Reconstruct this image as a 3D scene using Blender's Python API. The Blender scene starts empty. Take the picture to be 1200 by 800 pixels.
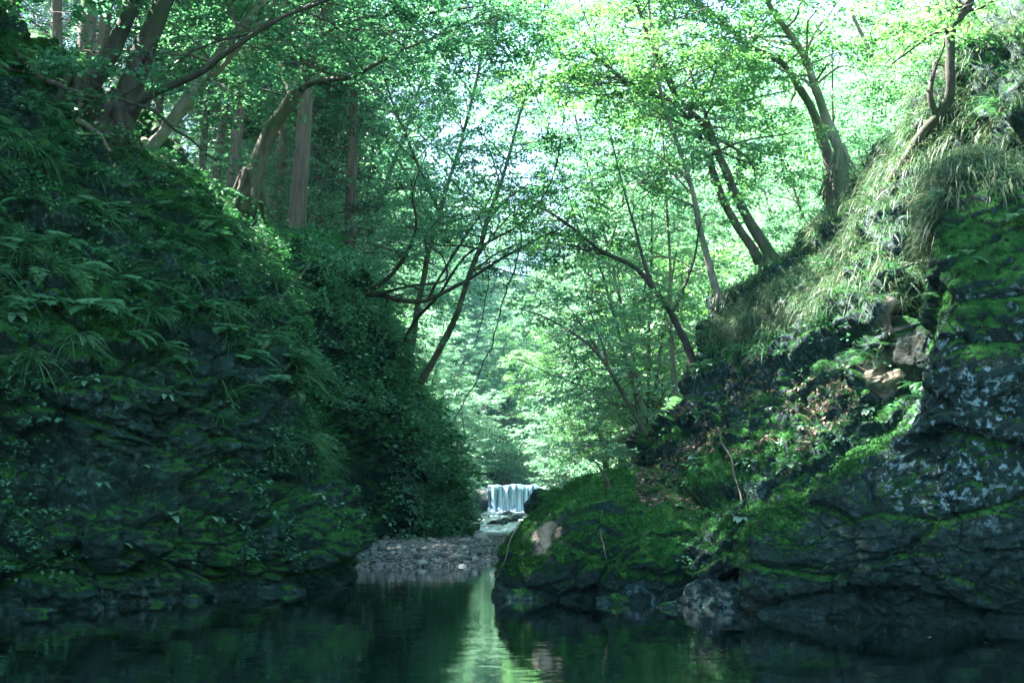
import bpy, math, random
import numpy as np
from mathutils import Vector
C = bpy.context.scene.collection
SC = bpy.context.scene
# ------------------------------------------------------------------ camera, sky, sun, exposure
PITCH = math.radians(9.5); CAMZ = 1.2; FPX = 1200 * 35 / 36.0
cd = bpy.data.cameras.new('camera'); cam = bpy.data.objects.new('camera', cd); C.objects.link(cam)
cam.location = (0, 0, CAMZ); cam.rotation_euler = (math.radians(90) + PITCH, 0, 0)
cd.lens = 35; cd.sensor_width = 36; cd.clip_end = 2000; cd.clip_start = 0.05
cd.dof.use_dof = True; cd.dof.focus_distance = 24; cd.dof.aperture_fstop = 2.4
SC.camera = cam
SUN = np.array([-0.50, 0.20, 0.84]); SUN /= np.linalg.norm(SUN)
EL = math.asin(SUN[2]); AZ = math.atan2(SUN[0], SUN[1])
w = bpy.data.worlds.new("World"); SC.world = w; w.use_nodes = True
nt = w.node_tree; sky = nt.nodes.new('ShaderNodeTexSky'); sky.sky_type = 'NISHITA'; sky.sun_disc = False
sky.sun_elevation = EL; sky.sun_rotation = AZ % (2 * math.pi); sky.air_density = 1.0; sky.dust_density = 1.0
bg = nt.nodes['Background']; bg.inputs['Strength'].default_value = 0.055
nt.links.new(sky.outputs[0], bg.inputs[0])
sl = bpy.data.lights.new('sun', 'SUN'); sl.energy = 5.0; sl.angle = math.radians(0.55); sl.color = (1.0, 0.98, 0.93)
so = bpy.data.objects.new('sun', sl); C.objects.link(so)
so.rotation_euler = Vector(tuple(SUN)).to_track_quat('Z', 'Y').to_euler(); so.location = (-20, 15, 40)
vs = SC.view_settings; vs.view_transform = 'Standard'; vs.look = 'None'; vs.gamma = 1.0; vs.exposure = 4.1
vs.use_curve_mapping = False
cy = SC.cycles
cy.max_bounces = 7; cy.diffuse_bounces = 4; cy.glossy_bounces = 3; cy.transmission_bounces = 5
cy.transparent_max_bounces = 6; cy.volume_bounces = 1; cy.use_denoising = True
cy.caustics_reflective = False; cy.caustics_refractive = False; cy.sample_clamp_indirect = 6

# ------------------------------------------------------------------ maths helpers
RNG = np.random.default_rng(7)
cp, sp = math.cos(PITCH), math.sin(PITCH)
def P(px, py, d):
    u = (px - 600) / FPX; v = (400 - py) / FPX
    dx, dy, dz = u, cp - v * sp, sp + v * cp
    k = d / dy
    return np.array([dx * k, d, CAMZ + dz * k])
def W(px, d, z=0.0):
    """point of height z at depth d whose image column is px"""
    v = (math.tan(math.atan2(z - CAMZ, d) - PITCH))
    return np.array([(px - 600) / FPX * d / (cp - v * sp), d, z])
def PP(*pts): return np.array([P(*p) for p in pts])
def nrm(a): return a / np.maximum(np.linalg.norm(a, axis=-1, keepdims=True), 1e-9)
def sstep(a, b, x):
    t = np.clip((x - a) / (b - a), 0, 1); return t * t * (3 - 2 * t)
def hsh(ix, iy, iz, s):
    h = (ix.astype(np.int64) * 374761393 + iy.astype(np.int64) * 668265263 + iz.astype(np.int64) * 2147483647 + s * 974711) & 0xffffffff
    h = ((h ^ (h >> 13)) * 1274126177) & 0xffffffff
    h = ((h ^ (h >> 16)) * 2246822519) & 0xffffffff
    h = h ^ (h >> 15)
    return (h & 0xffffff) / float(0xffffff)
def vnoise(p, s=0):
    i = np.floor(p); f = p - i; f = f * f * (3 - 2 * f); i = i.astype(np.int64); r = 0
    for a in (0, 1):
        for b in (0, 1):
            for c in (0, 1):
                wt = (f[:, 0] if a else 1 - f[:, 0]) * (f[:, 1] if b else 1 - f[:, 1]) * (f[:, 2] if c else 1 - f[:, 2])
                r = r + wt * hsh(i[:, 0] + a, i[:, 1] + b, i[:, 2] + c, s)
    return r * 2 - 1
def fbm(p, o=4, s=0):
    r = 0; a = 1.0; t = 0
    for k in range(o):
        r = r + a * vnoise(p * (2.03 ** k) + 11.3 * k, s + k); t += a; a *= 0.5
    return r / t
def worley(p, s=0):
    i = np.floor(p).astype(np.int64); f1 = np.full(len(p), 9.0); f2 = np.full(len(p), 9.0); idv = np.zeros(len(p))
    for a in (-1, 0, 1):
        for b in (-1, 0, 1):
            for c in (-1, 0, 1):
                x, y, z = i[:, 0] + a, i[:, 1] + b, i[:, 2] + c
                q = np.stack([x + hsh(x, y, z, s), y + hsh(x, y, z, s + 1), z + hsh(x, y, z, s + 2)], 1)
                d = np.linalg.norm(q - p, axis=1); h = hsh(x, y, z, s + 3)
                m = d < f1
                f2 = np.where(m, f1, np.minimum(f2, d)); idv = np.where(m, h, idv); f1 = np.where(m, d, f1)
    return f1, f2, idv
def crom(a, n):
    """resample axis 0 of a to n rows by a Catmull-Rom spline"""
    m = len(a); t = np.linspace(0, m - 1, n); i = np.minimum(t.astype(int), m - 2); f = t - i
    g = lambda k: a[np.clip(k, 0, m - 1)]
    f = f.reshape((-1,) + (1,) * (a.ndim - 1))
    p0, p1, p2, p3 = g(i - 1), g(i), g(i + 1), g(i + 2)
    return 0.5 * (2 * p1 + (p2 - p0) * f + (2 * p0 - 5 * p1 + 4 * p2 - p3) * f ** 2 + (3 * p1 - p0 - 3 * p2 + p3) * f ** 3)

# ------------------------------------------------------------------ object helpers
def mesh_np(name, v, faces_list, mats, attrs=None, smooth=True, fattrs=None, mat_idx=None):
    """faces_list: list of int arrays (n,3) or (n,4)"""
    me = bpy.data.meshes.new(name)
    v = np.asarray(v, dtype=np.float32)
    me.vertices.add(len(v)); me.vertices.foreach_set('co', v.ravel())
    fl = [f for f in faces_list if len(f)]
    nl = sum(f.size for f in fl); nf = sum(len(f) for f in fl)
    me.loops.add(nl); me.polygons.add(nf)
    me.loops.foreach_set('vertex_index', np.concatenate([f.ravel() for f in fl]).astype(np.int32))
    tot = np.concatenate([np.full(len(f), f.shape[1]) for f in fl]).astype(np.int32)
    st = np.concatenate([[0], np.cumsum(tot)[:-1]]).astype(np.int32)
    me.polygons.foreach_set('loop_start', st); me.polygons.foreach_set('loop_total', tot)
    me.polygons.foreach_set('use_smooth', np.full(nf, smooth))
    for m in (mats if isinstance(mats, (list, tuple)) else [mats]): me.materials.append(m)
    if mat_idx is not None: me.polygons.foreach_set('material_index', mat_idx.astype(np.int32))
    for k, a in (attrs or {}).items():
        at = me.attributes.new(k, 'FLOAT', 'POINT'); at.data.foreach_set('value', np.asarray(a, np.float32))
    for k, a in (fattrs or {}).items():
        at = me.attributes.new(k, 'FLOAT', 'FACE'); at.data.foreach_set('value', np.asarray(a, np.float32))
    me.update(calc_edges=True)
    return me
def tag(o, label=None, cat=None, group=None, kind=None):
    if label: o['label'] = label
    if cat: o['category'] = cat
    if group: o['group'] = group
    if kind: o['kind'] = kind
    return o
def link(name, me, parent=None, loc=None):
    o = bpy.data.objects.new(name, me); C.objects.link(o)
    if parent is not None: o.parent = parent
    if loc is not None: o.location = tuple(loc)
    return o
def empty(name, loc, label, cat, group=None):
    o = bpy.data.objects.new(name, None); C.objects.link(o); o.location = tuple(float(x) for x in loc)
    o.empty_display_size = 0.2
    return tag(o, label, cat, group)
def copy_tree(root, loc, rz=0.0, s=1.0, label=None, group=None, rot=None):
    r = root.copy(); C.objects.link(r); r.location = tuple(float(x) for x in loc)
    r.rotation_euler = rot if rot is not None else (0, 0, rz)
    r.scale = (s, s, s) if not isinstance(s, tuple) else s
    if label: r['label'] = label
    if group: r['group'] = group
    for ch in list(root.children):
        c = ch.copy(); C.objects.link(c); c.parent = r
        for g in ch.children:
            d = g.copy(); C.objects.link(d); d.parent = c
    return r
class MB:
    def __init__(s): s.v = []; s.t = []; s.q = []; s.n = 0; s.fv = []
    def add(s, v, q=None, t=None):
        v = np.asarray(v, float)
        if q is not None and len(q): s.q.append(np.asarray(q) + s.n)
        if t is not None and len(t): s.t.append(np.asarray(t) + s.n)
        s.v.append(v); s.n += len(v)
    def tube(s, pts, rad, sides=7, rough=0.0, rng=RNG, cap=True):
        pts = np.asarray(pts, float); rad = np.broadcast_to(np.asarray(rad, float), (len(pts),)).copy()
        tg = nrm(np.gradient(pts, axis=0)); n = len(pts)
        ref = np.array([0, 0, 1.0]) if abs(tg[0, 2]) < 0.9 else np.array([1.0, 0, 0])
        us = np.zeros_like(pts)
        u = nrm(np.cross(tg[0], ref))
        for i in range(n):
            u = u - tg[i] * np.dot(u, tg[i]); u = u / max(np.linalg.norm(u), 1e-9); us[i] = u
        ws = np.cross(tg, us)
        a = np.linspace(0, 2 * np.pi, sides, endpoint=False)
        r = rad[:, None] * (1 + rough * rng.uniform(-1, 1, (n, sides)))
        V = pts[:, None, :] + r[..., None] * (np.cos(a)[None, :, None] * us[:, None, :] + np.sin(a)[None, :, None] * ws[:, None, :])
        i = np.arange(n - 1)[:, None] * sides; j = np.arange(sides)[None, :]; k = (j + 1) % sides
        q = np.stack([i + j, i + k, i + sides + k, i + sides + j], -1).reshape(-1, 4)
        V = V.reshape(-1, 3); t = None
        if cap:
            V = np.vstack([V, pts[:1], pts[-1:]]); m = n * sides; jj = np.arange(sides); kk = (jj + 1) % sides
            t = np.vstack([np.stack([kk, jj, np.full(sides, m)], 1), np.stack([(n - 1) * sides + jj, (n - 1) * sides + kk, np.full(sides, m + 1)], 1)])
        s.add(V, q, t)
    def build(s, name, mat, parent=None, base=(0, 0, 0), smooth=True, fattrs=None):
        v = np.vstack(s.v) - np.asarray(base, float)
        fl = []
        if s.q: fl.append(np.vstack(s.q))
        if s.t: fl.append(np.vstack(s.t))
        return link(name, mesh_np(name, v, fl, mat, smooth=smooth, fattrs=fattrs), parent)
def clear_gaps(p):
    """leaves that stand in one of the sun's openings are not grown"""
    keep = np.ones(len(p), bool)
    for c, r in SUN_GAPS:
        dlt = p - c; t = dlt @ SUN; perp = np.linalg.norm(dlt - t[:, None] * SUN, axis=1)
        keep &= ~((perp < r) & (t > 0.8))
    return keep
SUN_GAPS = []
def leaves_mesh(name, pos, nor, dirs, L, Wd, mat, rng=RNG, base=(0, 0, 0), fold=0.12, gaps=True, shape=0):
    """rhombic leaves (one folded quad pair when near). pos = leaf base"""
    pos = np.asarray(pos, float)
    if gaps and SUN_GAPS:
        k = clear_gaps(pos); pos, nor, dirs = pos[k], nor[k], dirs[k]
        L = L[k] if np.ndim(L) else L; Wd = Wd[k] if np.ndim(Wd) else Wd
    n = len(pos)
    dirs = nrm(dirs - nor * np.sum(dirs * nor, 1, keepdims=True)); sd = np.cross(nor, dirs)
    L = np.broadcast_to(L, (n,))[:, None]; Wd = np.broadcast_to(Wd, (n,))[:, None]
    a = pos; b = pos + dirs * L * 0.42 + sd * Wd * 0.5 - nor * L * fold; c = pos + dirs * L - nor * L * fold; d = pos + dirs * L * 0.42 - sd * Wd * 0.5 - nor * L * fold
    v = np.stack([a, b, c, d], 1).reshape(-1, 3) - np.asarray(base, float)
    i = np.arange(n)[:, None] * 4
    tr = np.hstack([i, i + 1, i + 2]); tl = np.hstack([i, i + 2, i + 3])
    f = np.stack([tr, tl], 1).reshape(-1, 3)
    rv = np.repeat(rng.random(n), 2)
    return mesh_np(name, v, [f], mat, smooth=False, fattrs={'rnd': rv})

# ------------------------------------------------------------------ materials
def newmat(name):
    m = bpy.data.materials.new(name); m.use_nodes = True; t = m.node_tree; t.nodes.clear()
    out = t.nodes.new('ShaderNodeOutputMaterial'); return m, t, out
def N(t, typ, **kw):
    n = t.nodes.new(typ)
    for k, v in kw.items(): setattr(n, k, v)
    return n
def ramp(t, fac, stops):
    r = N(t, 'ShaderNodeValToRGB'); e = r.color_ramp.elements
    while len(e) < len(stops): e.new(0.5)
    for q, (p, c) in zip(e, stops): q.position = p; q.color = tuple(c) + (1,)
    t.links.new(fac, r.inputs[0]); return r.outputs[0]
def noise(t, scale, detail=4, rough=0.55, vec=None, dist=0.0):
    n = N(t, 'ShaderNodeTexNoise'); n.inputs['Scale'].default_value = scale; n.inputs['Detail'].default_value = detail
    n.inputs['Roughness'].default_value = rough; n.inputs['Distortion'].default_value = dist
    if vec is not None: t.links.new(vec, n.inputs['Vector'])
    return n.outputs['Fac']
def mixc(t, fac, a, b, bt='MIX'):
    m = N(t, 'ShaderNodeMix', data_type='RGBA', blend_type=bt)
    if isinstance(fac, (int, float)): m.inputs[0].default_value = fac
    else: t.links.new(fac, m.inputs[0])
    for s, x in ((6, a), (7, b)):
        if isinstance(x, tuple): m.inputs[s].default_value = x + (1,)
        else: t.links.new(x, m.inputs[s])
    return m.outputs[2]
def mth(t, op, a, b=0.0, clamp=False):
    m = N(t, 'ShaderNodeMath', operation=op, use_clamp=clamp)
    for s, x in ((0, a), (1, b)):
        if isinstance(x, (int, float)): m.inputs[s].default_value = x
        else: t.links.new(x, m.inputs[s])
    return m.outputs[0]
def attr(t, name):
    a = N(t, 'ShaderNodeAttribute'); a.attribute_name = name; return a.outputs['Fac']
def leaf_mat(name, c0, c1, c2, trans=0.45, gloss=0.06, tcol=None, rough=0.45):
    m, t, out = newmat(name)
    r = attr(t, 'rnd'); oi = N(t, 'ShaderNodeObjectInfo')
    tc = N(t, 'ShaderNodeTexCoord')
    nz = noise(t, 0.7, 2, vec=tc.outputs['Object'])
    f = mth(t, 'ADD', mth(t, 'MULTIPLY', r, 0.55), mth(t, 'MULTIPLY', nz, 0.55))
    f = mth(t, 'ADD', f, mth(t, 'MULTIPLY', mth(t, 'SUBTRACT', oi.outputs['Random'], 0.5), 0.3))
    col = ramp(t, f, [(0.2, c0), (0.55, c1), (0.9, c2)])
    d = N(t, 'ShaderNodeBsdfDiffuse'); t.links.new(col, d.inputs[0])
    tr = N(t, 'ShaderNodeBsdfTranslucent')
    tcl = mixc(t, 1.0, col, tcol or (0.95, 1.1, 0.75), 'MULTIPLY'); t.links.new(tcl, tr.inputs[0])
    ms = N(t, 'ShaderNodeMixShader'); ms.inputs[0].default_value = trans
    t.links.new(d.outputs[0], ms.inputs[1]); t.links.new(tr.outputs[0], ms.inputs[2])
    g = N(t, 'ShaderNodeBsdfGlossy'); g.inputs['Roughness'].default_value = rough; g.inputs[0].default_value = (1, 1, 1, 1)
    m2 = N(t, 'ShaderNodeMixShader'); m2.inputs[0].default_value = gloss
    t.links.new(ms.outputs[0], m2.inputs[1]); t.links.new(g.outputs[0], m2.inputs[2])
    t.links.new(m2.outputs[0], out.inputs[0]); return m
M = {}
M['maple'] = leaf_mat('maple_leaf', (0.035, 0.13, 0.065), (0.085, 0.24, 0.13), (0.18, 0.37, 0.21), 0.5)
M['shade_leaf'] = leaf_mat('shade_leaf', (0.022, 0.09, 0.045), (0.045, 0.15, 0.065), (0.09, 0.23, 0.09), 0.45)
M['pale_leaf'] = leaf_mat('pale_leaf', (0.07, 0.20, 0.12), (0.15, 0.32, 0.20), (0.28, 0.45, 0.31), 0.5)
M['sun_leaf'] = leaf_mat('yellow_green_leaf', (0.038, 0.13, 0.045), (0.085, 0.24, 0.085), (0.18, 0.37, 0.14), 0.5, tcol=(1.0, 1.1, 0.65))
M['haze_blue_leaf'] = leaf_mat('haze_tinted_leaf', (0.035, 0.14, 0.10), (0.085, 0.25, 0.18), (0.17, 0.37, 0.28), 0.45)  # blue cast of the far haze put into the leaf colour
M['needle'] = leaf_mat('cedar_needle', (0.010, 0.050, 0.036), (0.024, 0.085, 0.052), (0.045, 0.13, 0.065), 0.25)
M['creeper'] = leaf_mat('creeper_leaf', (0.012, 0.075, 0.04), (0.035, 0.14, 0.07), (0.085, 0.23, 0.11), 0.35, 0.04)
M['buttress'] = leaf_mat('buttress_leaf', (0.02, 0.10, 0.055), (0.07, 0.22, 0.12), (0.17, 0.37, 0.21), 0.4, 0.04)
M['fern'] = leaf_mat('fern_leaf', (0.015, 0.095, 0.035), (0.035, 0.16, 0.05), (0.07, 0.24, 0.075), 0.4, 0.03)
M['sedge'] = leaf_mat('sedge_blade', (0.015, 0.075, 0.03), (0.035, 0.125, 0.045), (0.08, 0.19, 0.07), 0.35, 0.02)
M['grass'] = leaf_mat('grass_blade', (0.018, 0.06, 0.03), (0.05, 0.105, 0.048), (0.14, 0.155, 0.088), 0.3, 0.02)
M['broad'] = leaf_mat('broad_leaf', (0.05, 0.15, 0.075), (0.09, 0.22, 0.11), (0.14, 0.29, 0.16), 0.35, 0.08)
M['litter'] = leaf_mat('dead_leaf', (0.04, 0.024, 0.016), (0.10, 0.06, 0.04), (0.19, 0.125, 0.09), 0.15, 0.03, (1, .8, .6))

def rock_mat(name, c0, c1, lich=0.0, moss=((0.006, 0.036, 0.010), (0.030, 0.115, 0.020))):
    m, t, out = newmat(name)
    geo = N(t, 'ShaderNodeNewGeometry'); pos = geo.outputs['Position']
    mp = N(t, 'ShaderNodeMapping'); t.links.new(pos, mp.inputs[0]); mp.inputs['Rotation'].default_value = (0.35, 0.3, 0.2)
    mp.inputs['Scale'].default_value = (1.0, 1.0, 2.6)
    n1 = noise(t, 1.6, 8, 0.65, mp.outputs[0]); n2 = noise(t, 9, 6, 0.65, pos); n3 = noise(t, 40, 4, 0.6, pos)
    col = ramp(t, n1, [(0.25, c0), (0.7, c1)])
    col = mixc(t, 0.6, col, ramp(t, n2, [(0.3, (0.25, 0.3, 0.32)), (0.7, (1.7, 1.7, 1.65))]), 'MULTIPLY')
    # pale lichen: spots
    spot = ramp(t, noise(t, 11, 5, 0.68, pos, 0.4), [(0.53, (0, 0, 0)), (0.60, (1, 1, 1))])
    big = noise(t, 0.9, 3, 0.6, pos)
    sf = mth(t, 'MULTIPLY', spot, mth(t, 'MULTIPLY', attr(t, 'lichen'), mth(t, 'GREATER_THAN', mth(t, 'ADD', big, mth(t, 'MULTIPLY', n2, .5)), 0.70)))
    col = mixc(t, mth(t, 'MULTIPLY', sf, lich), col, (0.22, 0.33, 0.34))
    # tan stone; on boulder and outcrop also painted sun flecks
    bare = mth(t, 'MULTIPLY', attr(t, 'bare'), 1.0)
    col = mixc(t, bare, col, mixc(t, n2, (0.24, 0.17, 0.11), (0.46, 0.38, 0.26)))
    # moss
    mf = mth(t, 'ADD', attr(t, 'moss'), mth(t, 'ADD', mth(t, 'MULTIPLY', mth(t, 'SUBTRACT', n2, 0.5), 1.1), mth(t, 'MULTIPLY', mth(t, 'SUBTRACT', n3, 0.5), 0.7)))
    mfac = ramp(t, mf, [(0.42, (0, 0, 0)), (0.62, (1, 1, 1))])
    mcol = mixc(t, ramp(t, noise(t, 5, 5, 0.7, pos), [(0.35, (0, 0, 0)), (0.65, (1, 1, 1))]), moss[0], moss[1])
    col = mixc(t, mfac, col, mcol)
    b = N(t, 'ShaderNodeBsdfPrincipled'); t.links.new(col, b.inputs['Base Color'])
    rg = mixc(t, mfac, (0.55, 0.55, 0.55), (0.95, 0.95, 0.95)); t.links.new(rg, b.inputs['Roughness'])
    b.inputs['Specular IOR Level'].default_value = 0.14
    vc = N(t, 'ShaderNodeTexVoronoi', feature='F1'); vc.inputs['Scale'].default_value = 3.2; t.links.new(mixc(t, 0.06, mp.outputs[0], N(t, 'ShaderNodeTexNoise').outputs['Color']), vc.inputs['Vector'])
    n1b = mth(t, 'ADD', n1, mth(t, 'MULTIPLY', vc.outputs['Color'], mth(t, 'SUBTRACT', 1.1, mfac)))
    h = mth(t, 'ADD', mth(t, 'MULTIPLY', n1b, 0.6), mth(t, 'ADD', mth(t, 'MULTIPLY', n2, 0.35), mth(t, 'MULTIPLY', n3, 0.12)))
    bp = N(t, 'ShaderNodeBump'); bp.inputs['Strength'].default_value = 1.0; bp.inputs['Distance'].default_value = 0.16
    t.links.new(h, bp.inputs['Height']); t.links.new(bp.outputs[0], b.inputs['Normal'])
    t.links.new(b.outputs[0], out.inputs[0]); return m
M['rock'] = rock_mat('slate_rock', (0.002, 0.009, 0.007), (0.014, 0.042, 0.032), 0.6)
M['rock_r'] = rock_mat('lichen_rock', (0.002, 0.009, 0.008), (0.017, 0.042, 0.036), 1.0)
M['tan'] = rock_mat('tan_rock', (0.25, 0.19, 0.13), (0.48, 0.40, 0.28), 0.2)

def simple(name, c0, c1, scale=6, rough=0.9, bump=0.5, stretch=(1, 1, 1), dist=0.05, c2=None):
    m, t, out = newmat(name)
    tc = N(t, 'ShaderNodeNewGeometry'); mp = N(t, 'ShaderNodeMapping'); t.links.new(tc.outputs['Position'], mp.inputs[0]); mp.inputs['Scale'].default_value = stretch
    n = noise(t, scale, 7, 0.65, mp.outputs[0], 0.3)
    col = ramp(t, n, [(0.3, c0), (0.7, c1)])
    if c2 is not None:
        col = mixc(t, ramp(t, noise(t, 1.3, 4, .6, tc.outputs['Position']), [(0.48, (0, 0, 0)), (0.62, (1, 1, 1))]), col, c2)
    b = N(t, 'ShaderNodeBsdfPrincipled'); t.links.new(col, b.inputs['Base Color']); b.inputs['Roughness'].default_value = rough
    b.inputs['Specular IOR Level'].default_value = 0.25
    bp = N(t, 'ShaderNodeBump'); bp.inputs['Strength'].default_value = bump; bp.inputs['Distance'].default_value = dist
    t.links.new(n, bp.inputs['Height']); t.links.new(bp.outputs[0], b.inputs['Normal']); t.links.new(b.outputs[0], out.inputs[0]); return m
M['bark'] = simple('broadleaf_bark', (0.035, 0.030, 0.024), (0.15, 0.13, 0.10), 9, 0.9, 0.9, (1, 1, 0.3), 0.03, (0.05, 0.075, 0.03))
M['bark_dark'] = simple('dark_bark', (0.018, 0.015, 0.013), (0.07, 0.06, 0.05), 9, 0.9, 0.9, (1, 1, 0.3), 0.03, (0.03, 0.045, 0.02))
M['bark_pale'] = simple('pale_bark', (0.10, 0.085, 0.065), (0.28, 0.25, 0.20), 8, 0.9, 0.7, (1, 1, 0.4), 0.02, (0.10, 0.12, 0.07))
M['bark_cedar'] = simple('cedar_bark', (0.045, 0.032, 0.024), (0.17, 0.12, 0.095), 14, 0.9, 1.0, (1, 1, 0.08), 0.03)
M['forest_floor'] = simple('forest_floor', (0.018, 0.045, 0.018), (0.055, 0.11, 0.045), 1.4, 1.0, 0.8, (1, 1, 1), 0.3, (0.045, 0.05, 0.025))
M['bed'] = simple('river_bed', (0.015, 0.03, 0.022), (0.09, 0.10, 0.07), 2.2, 0.9, 0.6, (1, 1, 1), 0.1, (0.05, 0.055, 0.035))
M['gravel'] = simple('gravel_ground', (0.10, 0.11, 0.10), (0.26, 0.26, 0.24), 9, 0.9, 0.8)
M['concrete'] = simple('weir_stone', (0.03, 0.04, 0.045), (0.10, 0.12, 0.12), 3, 0.8, 0.6)
def pebble_mat():
    m, t, out = newmat('pebble')
    col = ramp(t, attr(t, 'rnd'), [(0.0, (0.04, 0.05, 0.045)), (0.5, (0.10, 0.115, 0.105)), (0.85, (0.17, 0.155, 0.13)), (1.0, (0.34, 0.33, 0.31))])
    b = N(t, 'ShaderNodeBsdfPrincipled'); t.links.new(col, b.inputs['Base Color']); b.inputs['Roughness'].default_value = 0.7
    t.links.new(b.outputs[0], out.inputs[0]); return m
M['pebble'] = pebble_mat()
def water_mat(name, tint, bump, dist, scale, foam=0.0, deep=(0.003, 0.016, 0.012), murk=0.6):
    m, t, out = newmat(name)
    geo = N(t, 'ShaderNodeNewGeometry'); mp = N(t, 'ShaderNodeMapping'); t.links.new(geo.outputs['Position'], mp.inputs[0])
    mp.inputs['Scale'].default_value = (1.0, 1.6, 1.0)
    n = noise(t, scale, 3, 0.5, mp.outputs[0], 0.5)
    n2 = noise(t, scale * 5, 2, 0.5, mp.outputs[0])
    bp = N(t, 'ShaderNodeBump'); bp.inputs['Strength'].default_value = bump; bp.inputs['Distance'].default_value = dist
    t.links.new(mth(t, 'ADD', n, mth(t, 'MULTIPLY', n2, 0.12)), bp.inputs['Height'])
    fr = N(t, 'ShaderNodeFresnel'); fr.inputs[0].default_value = 1.5; t.links.new(bp.outputs[0], fr.inputs['Normal'])
    g = N(t, 'ShaderNodeBsdfGlossy'); g.inputs['Roughness'].default_value = 0.03; g.inputs[0].default_value = (1, 1, 1, 1); t.links.new(bp.outputs[0], g.inputs['Normal'])
    tr = N(t, 'ShaderNodeBsdfTransparent'); tr.inputs[0].default_value = tint + (1,)
    df = N(t, 'ShaderNodeBsdfDiffuse'); df.inputs[0].default_value = deep + (1,)
    mm = N(t, 'ShaderNodeMixShader'); mm.inputs[0].default_value = murk
    t.links.new(tr.outputs[0], mm.inputs[1]); t.links.new(df.outputs[0], mm.inputs[2])
    ms = N(t, 'ShaderNodeMixShader'); t.links.new(mth(t, 'MINIMUM', mth(t, 'MULTIPLY', fr.outputs[0], 1.6), 0.92), ms.inputs[0]); t.links.new(mm.outputs[0], ms.inputs[1]); t.links.new(g.outputs[0], ms.inputs[2])
    res = ms.outputs[0]
    if foam > 0:
        mp2 = N(t, 'ShaderNodeMapping'); t.links.new(geo.outputs['Position'], mp2.inputs[0]); mp2.inputs['Scale'].default_value = (2.4, 0.5, 1)
        fn = ramp(t, noise(t, 1.2, 6, 0.7, mp2.outputs[0], 0.6), [(0.50, (0, 0, 0)), (0.68, (1, 1, 1))])
        fd = N(t, 'ShaderNodeBsdfDiffuse'); fd.inputs[0].default_value = (0.72, 0.78, 0.80, 1)
        m3 = N(t, 'ShaderNodeMixShader'); t.links.new(mth(t, 'MULTIPLY', fn, foam), m3.inputs[0])
        t.links.new(res, m3.inputs[1]); t.links.new(fd.outputs[0], m3.inputs[2]); res = m3.outputs[0]
    t.links.new(res, out.inputs[0]); return m
M['water'] = water_mat('pool_water', (0.22, 0.42, 0.34), 0.10, 0.05, 1.6, deep=(0.002, 0.014, 0.011))
M['stream'] = water_mat('stream_water', (0.2, 0.4, 0.4), 0.8, 0.15, 2.2, 0.85, (0.02, 0.05, 0.06))
def fall_mat():
    m, t, out = newmat('falling_water')
    geo = N(t, 'ShaderNodeNewGeometry'); mp = N(t, 'ShaderNodeMapping'); t.links.new(geo.outputs['Position'], mp.inputs[0]); mp.inputs['Scale'].default_value = (5.0, 0.5, 0.25)
    n = ramp(t, noise(t, 1.0, 5, 0.65, mp.outputs[0]), [(0.40, (0.02, 0.07, 0.12)), (0.68, (0.45, 0.58, 0.66))])
    b = N(t, 'ShaderNodeBsdfPrincipled'); t.links.new(n, b.inputs['Base Color']); b.inputs['Roughness'].default_value = 0.25
    t.links.new(b.outputs[0], out.inputs[0]); return m
M['fall'] = fall_mat()

# ------------------------------------------------------------------ ground
def xl(y): return np.interp(y, [-40, 6, 10, 16.3, 21, 25, 31, 36, 45, 80, 100, 300], [-14, -10, -7.6, -3.0, -5.4, -5.0, -1.8, -3.5, -3.6, -3.2, -3.0, -3.0])
def xr(y): return np.interp(y, [-40, 6, 11, 14, 18, 24, 40, 80, 100, 300], [14, 8.5, 6.8, 3.6, 3.0, 1.6, 1.6, 3.2, 3.0, 3.0])
def zground(x, y):
    x = np.asarray(x, float); y = np.asarray(y, float)
    bed = -0.9 + np.interp(y, [0, 18, 21, 34, 60, 80, 81, 100], [0, 0, 0.75, 0.75, 1.15, 1.6, 3.3, 3.6])
    dl = xl(y) - x; dr = x - xr(y)
    up = np.where(dl > 2, np.minimum((dl - 2) * 2.0, np.interp(y, [0, 20, 32, 40, 60], [5.5, 5.5, 6.0, 4.5, 3.0])), np.clip(dl, 0, 2) * 0.25)
    zl = up + np.where(dl > 4, 0.50 * np.clip(dl - 4, 0, 7) + 0.16 * np.maximum(dl - 11, 0), 0) + 0.05 * np.clip(y - 20, 0, 60) * (dl > 3)
    near = sstep(26, 21, y)
    zr = np.clip(dr - 1.5, 0, None) * (0.95 * near + 0.62 * (1 - near)); zr = np.where(zr > 14, 14 + (zr - 14) * 0.55, zr)
    zr = np.minimum(zr, 60)
    z = bed + np.where(dl > 0, np.minimum(zl + 0.6 * sstep(0, 1.5, dl), 70), 0) + np.where(dr > 0, zr + 0.6 * sstep(0, 1.5, dr), 0)
    z = z + 0.62 * np.clip(y - 98, 0, 55) + 0.15 * np.clip(y - 153, 0, 200)
    return z
gx = np.concatenate([np.linspace(-400, -60, 18)[:-1], np.linspace(-60, 60, 200), np.linspace(60, 400, 18)[1:]])
gy = np.concatenate([np.linspace(-400, -30, 12)[:-1], np.linspace(-30, 160, 280), np.linspace(160, 600, 20)[1:]])
X, Y = np.meshgrid(gx, gy); Z = zground(X, Y)
gp = np.stack([X.ravel(), Y.ravel(), Z.ravel()], 1)
bankw = np.clip(np.maximum(xl(gp[:, 1]) - gp[:, 0], gp[:, 0] - xr(gp[:, 1])), 0, 3) / 3
gp[:, 2] += fbm(gp * 0.35, 4, 50) * 0.5 * bankw + fbm(gp * 1.3, 2, 60) * 0.08
nx, ny = len(gx), len(gy)
ii = (np.arange(ny - 1)[:, None] * nx + np.arange(nx - 1)[None, :]).ravel()
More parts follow.
